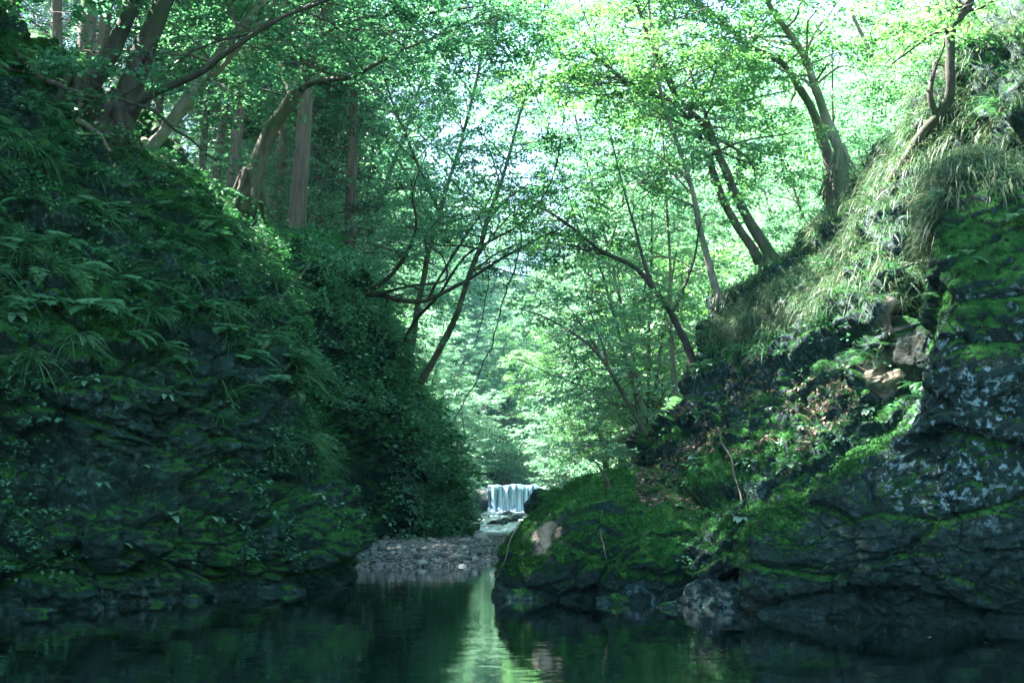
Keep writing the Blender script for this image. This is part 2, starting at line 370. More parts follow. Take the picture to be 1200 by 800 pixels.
gq = np.stack([ii, ii + 1, ii + nx + 1, ii + nx], 1)
cx = gp[gq].mean(1)
midx = ((cx[:, 0] > xl(cx[:, 1])) & (cx[:, 0] < xr(cx[:, 1])) & (cx[:, 1] < 100)).astype(int)
tag(link('ground', mesh_np('ground', gp, [gq], [M['forest_floor'], M['bed']], mat_idx=midx)), kind='structure')

def flat_grid(name, x0, x1, y0, y1, zf, mat, nx=40, ny=60):
    x = np.linspace(x0, x1, nx); y = np.linspace(y0, y1, ny); X, Y = np.meshgrid(x, y)
    p = np.stack([X.ravel(), Y.ravel(), zf(X.ravel(), Y.ravel())], 1)
    i = (np.arange(ny - 1)[:, None] * nx + np.arange(nx - 1)[None, :]).ravel()
    return link(name, mesh_np(name, p, [np.stack([i, i + 1, i + nx + 1, i + nx], 1)], mat))
tag(flat_grid('pool_water', -14, 14, -30, 30.5, lambda x, y: np.zeros_like(x), M['water'], 4, 4), kind='structure')
sx = lambda x, y: np.interp(y, [30.5, 34, 50, 80], [0.002, 0.05, 0.45, 1.0]) + 0.06 * fbm(np.stack([x * 1.2, y * .8, 0 * x], 1), 3, 5)
tag(flat_grid('stream_water', -3.2, 3.6, 30.5, 79.6, sx, M['stream'], 40, 160), kind='structure')
tag(flat_grid('upper_water', -3.6, 3.6, 80.1, 99, lambda x, y: np.full_like(x, 2.86), M['water'], 4, 4), kind='structure')

# ------------------------------------------------------------------ cliffs and boulders
SHEETS = {}
def sheet(name, cols, nu, nv, mat, seed, amp=1.0, bed=(0.25, 0.15, 1.0), moss_bias=0.0, label='', cat='cliff', lichf=None, baref=None, litter=None, cell=(1.25, 1.25, 0.75), mossn=1.0):
    g = np.array(cols)                     # ncol,nrow,3
    g = crom(g, nu); g = np.swapaxes(crom(np.swapaxes(g, 0, 1), nv), 0, 1)
    du = np.gradient(g, axis=0); dv = np.gradient(g, axis=1); n = nrm(np.cross(du, dv)).reshape(-1, 3)
    p = g.reshape(-1, 3)
    if np.mean(np.sum(n * (np.array([0, 0, 3.0]) - p), 1)) < 0: n = -n
    b = nrm(np.array(bed, float)); a1 = nrm(np.cross(b, [0, 1, 0.2])); a2 = np.cross(b, a1)
    q = np.stack([p @ a1, p @ a2, p @ b], 1)
    wob = np.stack([fbm(p * 0.7, 3, seed + 70), fbm(p * 0.7, 3, seed + 71), fbm(p * 0.9, 3, seed + 72)], 1)
    qq = q + wob * 0.16
    f1, f2, h1 = worley(qq / np.array(cell), seed)
    g1, g2, h2 = worley(qq / (np.array(cell) * 0.36) + 5, seed + 9); k1, k2, h3 = worley((q + wob * .1) / (np.array(cell) * 0.13) + 8, seed + 19)
    band = qq[:, 2] / 0.30; fr = band - np.floor(band)
    strata = (1 - fr) * 0.5 * (0.4 + hsh(np.floor(band).astype(int), np.zeros(len(p), int), np.zeros(len(p), int), seed))
    d = fbm(p * 0.42, 3, seed + 20) * 0.42 + (h1 - 0.5) * 0.55 + (h2 - 0.5) * 0.26 + (h3 - .5) * .12 + strata * 0.03 + fbm(p * 2.6, 4, seed + 30) * 0.12
    d -= 0.16 * np.exp(-((f2 - f1) / 0.07) ** 2) + 0.05 * np.exp(-((g2 - g1) / 0.08) ** 2)
    soft = np.clip(n[:, 2], 0, 1) ** 2 * 0.6
    p2 = p + n * (d * amp * (1 - soft))[:, None]
    mz = np.clip(n[:, 2] * 0.75 + 0.18 + moss_bias + fbm(p * 0.55, 3, seed + 40) * 0.75 * mossn, 0, 1)
    p2 = p2 + n * (sstep(.35, .75, mz) * (0.05 + 0.06 * fbm(p * 6, 3, seed + 55)))[:, None]
    G = p2.reshape(nu, nv, 3)
    n2 = nrm(np.cross(np.gradient(G, axis=0), np.gradient(G, axis=1))).reshape(-1, 3)
    if np.sum(n2 * n) < 0: n2 = -n2
    i = (np.arange(nu - 1)[:, None] * nv + np.arange(nv - 1)[None, :]).ravel()
    fq = np.stack([i, i + 1, i + nv + 1, i + nv], 1)
    fn = np.cross(p2[fq[0, 1]] - p2[fq[0, 0]], p2[fq[0, 2]] - p2[fq[0, 0]])
    if np.dot(fn, n[fq[0, 0]]) < 0: fq = fq[:, ::-1]
    ms = np.clip(n2[:, 2] * 0.75 + 0.18 + moss_bias + fbm(p * 0.55, 3, seed + 40) * 0.75 * mossn + fbm(p * 2.2, 3, seed + 43) * 0.3, 0, 1)
    ms *= sstep(0.0, 0.35, p2[:, 2])
    li = np.zeros(len(p)) if lichf is None else lichf(p2, n2)
    ba = np.zeros(len(p)) if baref is None else baref(p2, n2)
    ms = ms * (1 - np.clip(ba * 1.5, 0, 1))
    me = mesh_np(name, p2, [fq], mat, attrs={'moss': ms, 'lichen': li, 'bare': ba})
    o = link(name, me); tag(o, label, cat)
    u = np.repeat(np.linspace(0, len(cols) - 1, nu), nv); v = np.tile(np.linspace(0, len(cols[0]) - 1, nv), nu)
    SHEETS[seed] = dict(ms=ms, p=p2, n=n2, ns=n, u=u, v=v, g=g)
    return o
def col(foot, *rows):
    """foot=(px,d): two points under and at the waterline, then (px,py,d) rows"""
    a = W(foot[0], foot[1], 0.0); b = a.copy(); b[2] = -1.0
    return [b, a] + [P(*r) for r in rows]
A = [col((-260, 10.4), (-260, 610, 10.5), (-260, 500, 10.8), (-260, 380, 11), (-260, 250, 11.4), (-250, 130, 11.9), (-250, 40, 13.2), (-240, -50, 15), (-230, -110, 19)),
     col((-90, 11.3), (-95, 615, 11.4), (-95, 510, 11.7), (-90, 400, 11.6), (-90, 280, 12.0), (-85, 160, 12.5), (-80, 75, 13.7), (-70, -5, 15.3), (-60, -60, 19)),
     col((20, 12.0), (20, 620, 12.0), (18, 520, 12.3), (15, 420, 12.1), (12, 310, 12.5), (10, 205, 13), (10, 125, 14), (15, 55, 15.6), (20, 20, 19)),
     col((130, 12.6), (130, 622, 12.6), (130, 535, 13.0), (128, 440, 12.8), (125, 345, 13.2), (122, 268, 13.7), (120, 200, 14.8), (120, 140, 16.4), (125, 105, 20)),
     col((250, 14.0), (252, 624, 13.9), (250, 545, 14.3), (245, 458, 14.2), (235, 375, 14.5), (225, 318, 15), (218, 270, 16), (215, 225, 17.5), (215, 195, 21)),
     col((328, 15.2), (328, 628, 15.1), (325, 565, 15.4), (325, 490, 15.4), (305, 415, 15.6), (290, 360, 16.1), (282, 322, 17), (280, 280, 18.5), (285, 255, 22)),
     col((394, 16.3), (390, 640, 16.2), (380, 592, 16.4), (350, 525, 16.5), (326, 440, 16.7), (325, 392, 17), (312, 352, 17.8), (305, 305, 19.2), (310, 275, 22.5)),
     col((384, 18.5), (380, 640, 18.5), (368, 592, 18.7), (340, 525, 18.8), (320, 445, 19), (320, 397, 19.3), (312, 357, 20), (308, 312, 21), (312, 280, 23)),
     col((355, 23), (352, 640, 23), (360, 592, 23), (335, 525, 23), (315, 450, 23), (308, 400, 23.2), (305, 360, 23.4), (305, 320, 23.7), (310, 285, 24.5))]
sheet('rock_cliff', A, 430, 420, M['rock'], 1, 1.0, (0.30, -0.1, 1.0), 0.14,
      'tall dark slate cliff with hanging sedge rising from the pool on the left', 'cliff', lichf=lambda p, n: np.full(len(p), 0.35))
B = [col((270, 22.5), (270, 560, 22.6), (270, 480, 22.9), (268, 400, 23.1), (268, 330, 23.6), (268, 292, 24.4), (270, 272, 25.5), (275, 262, 28)),
     col((360, 24.5), (362, 570, 24.5), (362, 500, 24.8), (360, 425, 25.0), (360, 355, 25.4), (360, 312, 26), (360, 290, 27), (362, 278, 30)),
     col((425, 26.8), (427, 578, 26.7), (428, 515, 26.9), (428, 450, 27.0), (425, 392, 27.3), (420, 348, 27.8), (415, 325, 28.6), (412, 310, 31)),
     col((478, 28.6), (480, 592, 28.5), (480, 545, 28.7), (477, 500, 28.8), (470, 455, 29.1), (462, 420, 29.5), (452, 398, 30.3), (445, 385, 32.5)),
     col((506, 30.0), (508, 600, 29.9), (507, 565, 30.0), (503, 530, 30.1), (496, 496, 30.3), (488, 470, 30.7), (493, 482, 31.4), (480, 470, 33.5)),
     col((528, 31.2), (529, 618, 31.1), (528, 600, 31.2), (522, 575, 31.3), (514, 550, 31.5), (506, 528, 31.9), (518, 530, 32.5), (505, 520, 34)),
     col((522, 33.5), (522, 618, 33.5), (521, 602, 33.6), (516, 580, 33.7), (509, 555, 33.8), (502, 535, 34), (512, 537, 34.4), (502, 528, 35)),
     col((510, 38), (512, 616, 38), (512, 600, 38), (510, 584, 38), (508, 568, 38), (504, 555, 38), (500, 545, 38), (496, 535, 38))]
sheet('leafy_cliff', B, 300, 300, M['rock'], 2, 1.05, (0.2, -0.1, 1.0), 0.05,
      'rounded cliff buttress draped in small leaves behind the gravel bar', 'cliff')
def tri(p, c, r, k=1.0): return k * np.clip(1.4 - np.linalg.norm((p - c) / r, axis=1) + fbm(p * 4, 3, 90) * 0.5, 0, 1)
R1 = [[W(592, 14.25, -1), W(592, 14.25), P(592, 678, 14.25), P(592, 672, 14.3), P(593, 666, 14.4), P(595, 662, 14.7), W(597, 15.2, .1), W(597, 15.2, -1)],
      [W(597, 14.1, -1), W(597, 14.1), P(596, 676, 14.0), P(597, 664, 14.1), P(600, 654, 14.4), P(603, 650, 14.8), W(606, 15.4, .15), W(606, 15.5, -1)],
      [W(628, 13.8, -1), W(628, 13.8), P(627, 668, 13.7), P(626, 644, 13.9), P(629, 624, 14.4), P(635, 615, 15.0), W(643, 16, .35), W(643, 16.2, -1)],
      [W(670, 13.6, -1), W(670, 13.6), P(668, 665, 13.45), P(666, 625, 13.7), P(668, 592, 14.4), P(673, 580, 15.1), W(678, 16.6, .5), W(678, 16.9, -1)],
      [W(722, 13.5, -1), W(722, 13.5), P(720, 662, 13.4), P(718, 612, 13.7), P(715, 575, 14.5), P(718, 562, 15.3), W(724, 17.2, .6), W(724, 17.5, -1)],
      [W(775, 13.5, -1), W(775, 13.5), P(775, 660, 13.4), P(773, 612, 13.9), P(770, 575, 14.8), P(773, 560, 15.7), W(776, 17.7, .7), W(776, 18, -1)],
      [W(840, 13.8, -1), W(840, 13.8), P(840, 665, 13.9), P(838, 620, 14.5), P(836, 590, 15.4), P(830, 570, 16.4), W(826, 18.2, .8), W(826, 18.5, -1)]]
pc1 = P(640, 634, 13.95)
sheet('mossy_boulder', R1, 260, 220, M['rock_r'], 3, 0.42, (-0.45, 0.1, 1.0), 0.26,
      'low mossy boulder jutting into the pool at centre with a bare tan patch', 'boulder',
      baref=lambda p, n: tri(p, pc1, np.array([.20, .6, .30]), 1.6) * np.clip(.55 + 1.3 * fbm(p * 5, 4, 77), 0, 1), mossn=0.7)  # tan moss-free patch paints a fleck of sunlight into the rock
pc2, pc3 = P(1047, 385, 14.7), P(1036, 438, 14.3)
R2 = [col((800, 22), (800, 640, 22), (800, 600, 22), (795, 560, 22), (795, 520, 22), (805, 480, 22), (820, 440, 22), (830, 405, 22.2), (842, 378, 22.6), (855, 362, 24)),
      col((770, 15.5), (768, 640, 15.6), (772, 600, 16.0), (770, 552, 16.8), (768, 520, 17.2), (788, 472, 17.7), (812, 432, 18.3), (820, 390, 19), (835, 368, 20.2), (850, 352, 23)),
      col((775, 13.9), (775, 640, 13.9), (800, 592, 14.6), (815, 548, 15.8), (820, 510, 16.5), (832, 465, 17.0), (842, 420, 17.7), (848, 385, 18.7), (865, 355, 20), (885, 332, 23)),
      col((830, 13.2), (828, 640, 13.2), (845, 590, 13.8), (855, 545, 14.8), (860, 505, 15.6), (868, 458, 16.4), (878, 408, 17.2), (885, 368, 18.2), (905, 332, 19.6), (925, 305, 22.5)),
      col((890, 12.9), (888, 640, 12.9), (895, 590, 13.4), (905, 542, 14.2), (910, 500, 15.0), (918, 450, 15.8), (928, 398, 16.6), (938, 350, 17.6), (955, 298, 19.0), (968, 262, 22)),
      col((960, 12.7), (958, 640, 12.7), (962, 590, 13.1), (965, 540, 13.7), (965, 495, 14.4), (968, 445, 15.1), (978, 388, 15.9), (992, 322, 17.0), (1008, 240, 18.6), (1020, 195, 21.5)),
      col((1030, 12.5), (1030, 640, 12.5), (1030, 588, 12.9), (1030, 535, 13.4), (1030, 485, 13.9), (1036, 430, 14.15), (1046, 370, 14.5), (1048, 270, 16.2), (1066, 165, 17.9), (1080, 115, 20.5)),
      col((1110, 12.2), (1110, 640, 12.3), (1110, 586, 12.6), (1108, 530, 13.0), (1105, 470, 13.5), (1102, 400, 15.2), (1098, 310, 17.4), (1103, 225, 16.6), (1125, 95, 17.0), (1140, 40, 19.5)),
      col((1220, 11.8), (1220, 638, 11.9), (1220, 580, 12.1), (1220, 515, 12.4), (1218, 445, 12.7), (1215, 360, 13.1), (1212, 265, 13.5), (1215, 155, 14.2), (1235, 15, 15.8), (1250, -45, 18.5)),
      col((1420, 11.0), (1420, 638, 11.2), (1420, 570, 11.4), (1420, 500, 11.6), (1420, 420, 11.9), (1420, 330, 12.2), (1420, 220, 12.6), (1425, 95, 13.4), (1440, -60, 15), (1450, -130, 18))]
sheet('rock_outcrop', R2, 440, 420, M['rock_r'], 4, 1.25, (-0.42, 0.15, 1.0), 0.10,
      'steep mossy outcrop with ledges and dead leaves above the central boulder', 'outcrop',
      lichf=lambda p, n: np.full(len(p), 0.25), baref=lambda p, n: np.maximum(tri(p, pc2, np.array([.13, .9, .62])), tri(p, pc3, np.array([.16, .9, .30]))))  # tan stone pillar, its sunlit brightness put into the colour
R3 = [col((905, 14.5), (903, 672, 14.5), (903, 650, 14.5), (904, 632, 14.5), (906, 615, 14.5), (908, 606, 14.6), (910, 602, 15)),
      col((884, 12.0), (880, 670, 11.9), (877, 648, 11.9), (881, 626, 12.0), (892, 605, 12.2), (900, 598, 12.7), (908, 596, 14.2)),
      col((935, 11.6), (930, 670, 11.4), (928, 645, 11.4), (934, 618, 11.5), (944, 598, 11.8), (952, 590, 12.2), (962, 588, 14)),
      col((995, 11.35), (992, 668, 11.1), (990, 632, 11.1), (990, 592, 11.2), (992, 560, 11.5), (996, 546, 11.9), (1008, 536, 13.6)),
      col((1050, 11.1), (1048, 664, 10.85), (1046, 612, 10.8), (1044, 566, 10.95), (1046, 534, 11.2), (1050, 518, 11.7), (1062, 505, 13.3)),
      col((1095, 10.9), (1092, 658, 10.65), (1090, 592, 10.6), (1088, 525, 10.75), (1088, 468, 11.0), (1092, 440, 11.5), (1102, 420, 13.2)),
      col((1128, 10.8), (1126, 655, 10.5), (1124, 560, 10.4), (1120, 440, 10.55), (1112, 310, 10.9), (1108, 228, 11.4), (1118, 208, 13.0)),
      col((1210, 10.5), (1208, 648, 10.2), (1206, 545, 10.1), (1204, 412, 10.2), (1202, 285, 10.5), (1200, 215, 11.0), (1208, 198, 12.6)),
      col((1400, 9.9), (1400, 645, 9.6), (1400, 540, 9.5), (1400, 400, 9.6), (1400, 270, 9.9), (1400, 200, 10.4), (1405, 180, 12))]
lc1, lc2 = P(1095, 535, 10.8), P(1140, 420, 10.6)
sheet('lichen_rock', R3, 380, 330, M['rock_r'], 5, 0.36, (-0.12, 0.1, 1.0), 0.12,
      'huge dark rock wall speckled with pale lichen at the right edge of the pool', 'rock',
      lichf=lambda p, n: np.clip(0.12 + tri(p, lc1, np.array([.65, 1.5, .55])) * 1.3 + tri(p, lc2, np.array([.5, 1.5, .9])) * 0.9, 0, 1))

# sun openings in the canopy (patches of sun seen on the rocks)
SUN_GAPS += [(pc1, 0.28), (P(1046, 390, 14.6), 0.4), (P(1085, 400, 13.9), 0.3), (P(1000, 215, 18), 0.6), (P(1085, 190, 16), 0.5), (P(1150, 90, 15.5), 0.6), (P(950, 290, 19), 0.3)]

def blob(name, c, r, seed, mat, label, cat, n=60, amp=0.35, rot=0.0, moss=0.0, bare=0.0):
    th = np.linspace(0.02, np.pi - 0.02, n); ph = np.linspace(0, 2 * np.pi, n * 2, endpoint=False)
    T, Ph = np.meshgrid(th, ph, indexing='ij')
    d = np.stack([np.sin(T) * np.cos(Ph), np.sin(T) * np.sin(Ph), np.cos(T)], -1).reshape(-1, 3)
    rg = np.random.default_rng(seed); pn = nrm(rg.normal(size=(26, 3))); ph_ = rg.uniform(.78, 1.0, 26)
    rad = np.min(np.where(d @ pn.T > 0.05, ph_ / np.maximum(d @ pn.T, 0.05), 9), axis=1).clip(.5, 1.35)
    f = fbm(d * 2.2 + seed, 5, seed); f1, f2, h = worley(d * 3.0 + seed * 3.1, seed)
    p = d * np.array(r) * (rad * (1 + amp * (f * 0.75 + (h - 0.5) * 0.4)))[:, None]
    cc, ss = math.cos(rot), math.sin(rot); p = np.stack([p[:, 0] * cc - p[:, 2] * ss, p[:, 1], p[:, 0] * ss + p[:, 2] * cc], 1)
    m = n * 2; i = np.arange(n - 1)[:, None] * m; j = np.arange(m)[None, :]; k = (j + 1) % m
    q = np.stack([i + j, i + m + j, i + m + k, i + k], -1).reshape(-1, 4)
    ms = np.clip(d[:, 2] * 0.6 + moss + fbm(p * 3, 3, seed) * .5, 0, 1); bare = bare * np.clip(.7 + 1.6 * fbm(p * 3.5 + 4, 3, seed), 0, 1)
    o = link(name, mesh_np(name, p, [q], mat, attrs={'moss': ms, 'lichen': np.full(len(p), .3), 'bare': np.zeros(len(p)) + bare}), None, c)
    return tag(o, label, cat)
blob('cracked_boulder', P(1082, 412, 13.9), (0.26, 0.4, 0.42), 13, M['rock_r'], 'reddish cracked boulder wedged under the dark crevice', 'rock', rot=-0.35, moss=0.1, bare=0.12)
blob('waterside_rock', W(742, 13.5, 0.0), (0.36, 0.3, 0.36), 14, M['rock_r'], 'bluish bare rock at the waterline under the mossy boulder', 'rock', moss=-0.5)
blob('waterside_rock', W(845, 13.0, 0.05), (0.45, 0.35, 0.3), 15, M['rock_r'], 'low wet rock at the waterline between boulder and lichen wall', 'rock', moss=-0.3)
blob('stream_boulder', P(652, 596, 24.5), (0.6, 0.9, 0.5), 16, M['rock_r'], 'dark rounded boulder behind the central boulder beside the far stream', 'rock', moss=0.3)

rw = np.random.default_rng(5)
for k in range(7):
    px, d = ((rw.uniform(20, 420), None) if k < 4 else (rw.uniform(600, 880), 13.3))
    d = np.interp(px, [20, 130, 250, 350, 425], [11.7, 12.3, 13.7, 14.9, 16.1]) if d is None else np.interp(px, [600, 720, 880], [13.75, 13.2, 11.7])
    z_ = rw.uniform(.07, .15)
    tag(blob('waterside_stone', W(px, d, -.02), (z_ * 1.6, z_, z_), 60 + k, M['rock'], 'small wet stone standing in the water at the foot of the rock', 'stone', n=26, moss=.2), group='stones at the waterline')
# gravel bar
def gz(x, y):
    e = np.minimum(sstep(19.6, 22.5, y - 0.5 * np.abs(x + 2.3) ** 1.2 * 0.4), sstep(0.15, -1.4, x - 0.10 * (y - 21)))
    return -0.45 + 0.78 * e + 0.05 * fbm(np.stack([x * 1.5, y * 1.5, 0 * x], 1), 3, 33)
tag(flat_grid('gravel_bar', -7.5, 1.2, 19, 36, gz, M['gravel'], 120, 200), kind='structure')
def pebbles(name, n, seed):
    rng = np.random.default_rng(seed)
    x = rng.uniform(-4.6, 0.9, n); y = 19.4 + rng.random(n) ** 1.5 * 13; z = gz(x, y)
    k = z > -0.12; x, y, z = x[k], y[k], z[k]; n = len(x)
    ico = np.array([[1, 0, 0], [-1, 0, 0], [0, 1, 0], [0, -1, 0], [0, 0, 1], [0, 0, -1]], float)
    ft = np.array([[0, 2, 4], [2, 1, 4], [1, 3, 4], [3, 0, 4], [2, 0, 5], [1, 2, 5], [3, 1, 5], [0, 3, 5]])
    # one subdivision for rounder stones
    V = list(ico); cache = {}; F = []
    def mid(a, b):
        kk = (min(a, b), max(a, b))
        if kk not in cache: V.append((V[a] + V[b]) / np.linalg.norm(V[a] + V[b])); cache[kk] = len(V) - 1
        return cache[kk]
    for a, b, c in ft:
        ab, bc, ca = mid(a, b), mid(b, c), mid(c, a); F += [[a, ab, ca], [ab, b, bc], [ca, bc, c], [ab, bc, ca]]
    V = np.array(V); F = np.array(F)
    s = np.exp(rng.normal(-3.4, 0.5, n)); sc = np.stack([s, s * rng.uniform(.6, 1, n), s * rng.uniform(.4, .7, n)], 1)
    a = rng.uniform(0, 6.28, n); v = V[None] * (1 + rng.uniform(-.18, .18, (n, len(V), 1))) * sc[:, None, :]
    ca, sa = np.cos(a)[:, None], np.sin(a)[:, None]
    v = np.stack([v[..., 0] * ca - v[..., 1] * sa, v[..., 0] * sa + v[..., 1] * ca, v[..., 2]], -1) + np.stack([x, y, z + s * .2], 1)[:, None, :]
    f = (F[None] + (np.arange(n) * len(V))[:, None, None]).reshape(-1, 3)
    return tag(link(name, mesh_np(name, v.reshape(-1, 3), [f], M['pebble'], smooth=True, fattrs={'rnd': np.repeat(rng.random(n), len(F))})), 'grey river pebbles covering the gravel bar', 'pebbles', kind='stuff')
pebbles('pebbles', 13000, 3)
rr = np.random.default_rng(12)
for k in range(26):
    y = rr.uniform(31, 72); x = rr.uniform(xl(y) * .9 + .3, xr(y) * .9)
    s = rr.uniform(.18, .5)
    blob('stream_stone', (x, y, float(sx(np.array([x]), np.array([y]))[0]) - .05), (s * 1.2, s, s * .6), 20 + k, M['rock_r'], 'dark stone breaking the white water of the far stream', 'stone', n=14, moss=-.3)['group'] = 'stones in the far stream'

# weir
wr = empty('weir', (0, 80, 0.9), 'small stone weir with a blue white curtain of falling water', 'weir')
def boxv(mb, x0, x1, y0, y1, z0, z1):
    v = [(x, y, z) for x in (x0, x1) for y in (y0, y1) for z in (z0, z1)]
    mb.add(v, [(0, 1, 3, 2), (4, 6, 7, 5), (0, 4, 5, 1), (2, 3, 7, 6), (0, 2, 6, 4), (1, 5, 7, 3)])
mb = MB(); boxv(mb, -4.5, 4.5, 79.6, 80.3, 0.0, 2.80); mb.build('dam_wall', M['concrete'], wr, (0, 80, 0.9))
x = np.linspace(-1.9, 2.6, 60); prof = np.array([(80.1, 2.9), (79.6, 2.9), (79.5, 2.82), (79.42, 2.4), (79.36, 1.8), (79.25, 1.2), (79.0, 0.85)])
fv = np.array([[xx, yy - 0.08 * vnoise(np.array([[xx * 3, 0, zz * .4]]), 3)[0], zz] for xx in x for yy, zz in prof + np.array([0, 1.0]) * 0.22 * vnoise(np.array([[xx * 1.7, 3.3, 0]]), 8)[0] - np.array([.12, 0]) * abs(vnoise(np.array([[xx * 4, 1.3, 0]]), 9)[0])]); npf = len(prof)
i = (np.arange(59)[:, None] * npf + np.arange(npf - 1)[None, :]).ravel()
link('falling_water', mesh_np('falling_water', fv - np.array([0, 80, 0.9]), [np.stack([i, i + npf, i + npf + 1, i + 1], 1)], M['fall']), wr)

# ------------------------------------------------------------------ trees
def rnd_dir(rng, n, flat=0.5):
    v = rng.normal(size=(n, 3)); v[:, 2] *= flat; return nrm(v)
def grow(start, d0, length, rng, n=7, wander=0.25, level=0.12, grav=0.0):
    p = [np.array(start, float)]; d = nrm(np.array(d0, float)); st = length / (n - 1)
    for k in range(n - 1):
        d = d + rng.normal(size=3) * wander * np.array([1, 1, .7]); d[2] = d[2] * (1 - level) - grav
        d = nrm(d); p.append(p[-1] + d * st)
    return np.array(p)
def spray_leaves(cen, axis, rng, nl, R, flat=0.05, droop=0.22):
    """flat fans of leaves: cen (m,3) spray bases, axis (m,3) outward. returns leaf pos,nor,dir"""
    m = len(cen)
    up = nrm(np.array([0, 0, 1.0]) + rng.normal(size=(m, 3)) * 0.16); ax = nrm(axis - up * np.sum(axis * up, 1, keepdims=True)); sd = np.cross(up, ax)
    a = rng.uniform(-1, 1, (m, nl)); s = np.sqrt(rng.random((m, nl))) * np.broadcast_to(R, (m,))[:, None]
    lat = a * s * 0.62
    pos = cen[:, None] + ax[:, None] * s[..., None] + sd[:, None] * lat[..., None] + up[:, None] * (rng.normal(size=(m, nl)) * flat * np.broadcast_to(R, (m,))[:, None])[..., None]
    pos[..., 2] -= droop * s ** 2 / np.broadcast_to(R, (m,))[:, None]
    nor = nrm(up[:, None] + rng.normal(size=(m, nl, 3)) * 0.36)
    dr = ax[:, None] + sd[:, None] * (a * 1.1)[..., None] + rng.normal(size=(m, nl, 3)) * 0.35
    dr[..., 2] -= 0.25
    return pos.reshape(-1, 3), nor.reshape(-1, 3), dr.reshape(-1, 3)
def stem_path(pts, n=26, jitter=0.0, rng=RNG):
    p = crom(np.asarray(pts, float), n)
    if jitter: p[1:-1] += fbm(p[1:-1] * 1.3, 2, 4)[:, None] * jitter * rng.normal(size=3)
    return p
def build_tree(name, label, stems, seed, bark, leafmat, n1=10, len1=2.6, n2=5, len2=1.1, nl=24, R=0.5, L=0.085, Wd=0.058, t0=0.35, group=None, base=None,
               sink=0.5, up=0.15, tmax=1.0, extra=None, twigs=True, sidebias=None, cat='tree'):
    rng = np.random.default_rng(seed); mb = MB(); cen = []; axs = []
    base = stems[0][0][0] if base is None else base
    for si, (pts, r0, r1) in enumerate(stems):
        p = stem_path(pts, 28)
        tt = np.linspace(0, 1, len(p)); rad = r0 + (r1 - r0) * tt ** 0.8
        if si == 0 and sink: 
            d = nrm(p[1] - p[0]); p = np.vstack([p[0] - d * sink * .3 - np.array([0, 0, sink]), p]); rad = np.concatenate([[r0 * 1.5], rad]); rad[1] *= 1.22
        if si == 0 and sink and r0 > .05:
            for q_ in range(6):
                a_ = q_ * 1.05 + rng.uniform(-.3, .3); ca_, sa_ = math.cos(a_), math.sin(a_); b_ = pts[0]
                rt = np.array([b_ + [ca_ * r0 * .5, sa_ * r0 * .5, r0 * 1.6], b_ + [ca_ * r0 * 1.0, sa_ * r0 * 1.0, r0 * .3], b_ + [ca_ * r0 * 1.6, sa_ * r0 * 1.6, -r0 * 1.2], b_ + [ca_ * r0 * 2.5, sa_ * r0 * 2.5, -r0 * 3.4]])
                mb.tube(crom(rt, 9) + rng.normal(size=(9, 3)) * r0 * .06, np.linspace(r0 * .5, r0 * .16, 9), 7, .1, rng)
        off = np.stack([fbm(p * 1.1 + 3, 2, seed), fbm(p * 1.1 + 9, 2, seed + 1), 0 * rad], 1) * (rad * 0.8)[:, None]
        p = p + off
        mb.tube(p, rad * (1 + .10 * fbm(p * 2.5, 2, seed + 5)), 12 if r0 > 0.06 else 7, 0.10, rng)
        slen = np.sum(np.linalg.norm(np.diff(p, axis=0), axis=1)); nb = max(2, int(n1 * min(1.6, slen / 6)))
        for b in range(nb):
            t = t0 + (tmax - t0) * (b + rng.random()) / nb; k = min(int(t * (len(p) - 1)), len(p) - 2)
            s = p[k]; tg = nrm(p[k + 1] - p[k]); rd = rnd_dir(rng, 1, 0.5)[0]
            if sidebias is not None: rd = nrm(rd + np.array(sidebias))
            d = nrm(tg * 0.55 + rd + np.array([0, 0, up]))
            l = len1 * (1.15 - 0.5 * t) * rng.uniform(.6, 1.25)
            bp = grow(s, d, l, rng, 8, 0.2, 0.22); br = min(rad[k] * 0.5, 0.012 + 0.013 * l)
            mb.tube(bp, np.linspace(br, 0.006, 8), 5, 0.05, rng, False)
            for c in range(n2):
                u = 0.25 + 0.75 * (c + rng.random()) / n2; kk = min(int(u * 7), 6)
                d2 = nrm(nrm(bp[kk + 1] - bp[kk]) * 0.7 + rnd_dir(rng, 1, 0.15)[0]); l2 = len2 * rng.uniform(.5, 1.2)
                tp = grow(bp[kk], d2, l2, rng, 5, 0.22, 0.4, 0.02)
                if twigs: mb.tube(tp, np.linspace(0.009, 0.004, 5), 3, 0, rng, False)
                for q in (2, 3, 4):
                    cen.append(tp[q]); axs.append(nrm(tp[q] - tp[q - 1]) + rng.normal(size=3) * .35)
            cen.append(bp[-1]); axs.append(bp[-1] - bp[-2])
    if extra is not None:
        for c in extra: cen.append(c); axs.append(rnd_dir(rng, 1, .2)[0])
    root = empty(name, base, label, cat, group)
    mb.build('trunk', bark, root, base)
    cen = np.array(cen); axs = nrm(np.array(axs)); Rr = R * rng.uniform(.6, 1.25, len(cen))
    pos, nor, dr = spray_leaves(cen, axs, rng, nl, Rr)
    n = len(pos); Ls = L * rng.uniform(.65, 1.25, n)
    link('crown', leaves_mesh('crown', pos, nor, dr, Ls, Ls * (Wd / L), leafmat, rng, base), root)
    return root
def S(*pts, r=(0.1, 0.02)): return (PP(*pts), r[0], r[1])

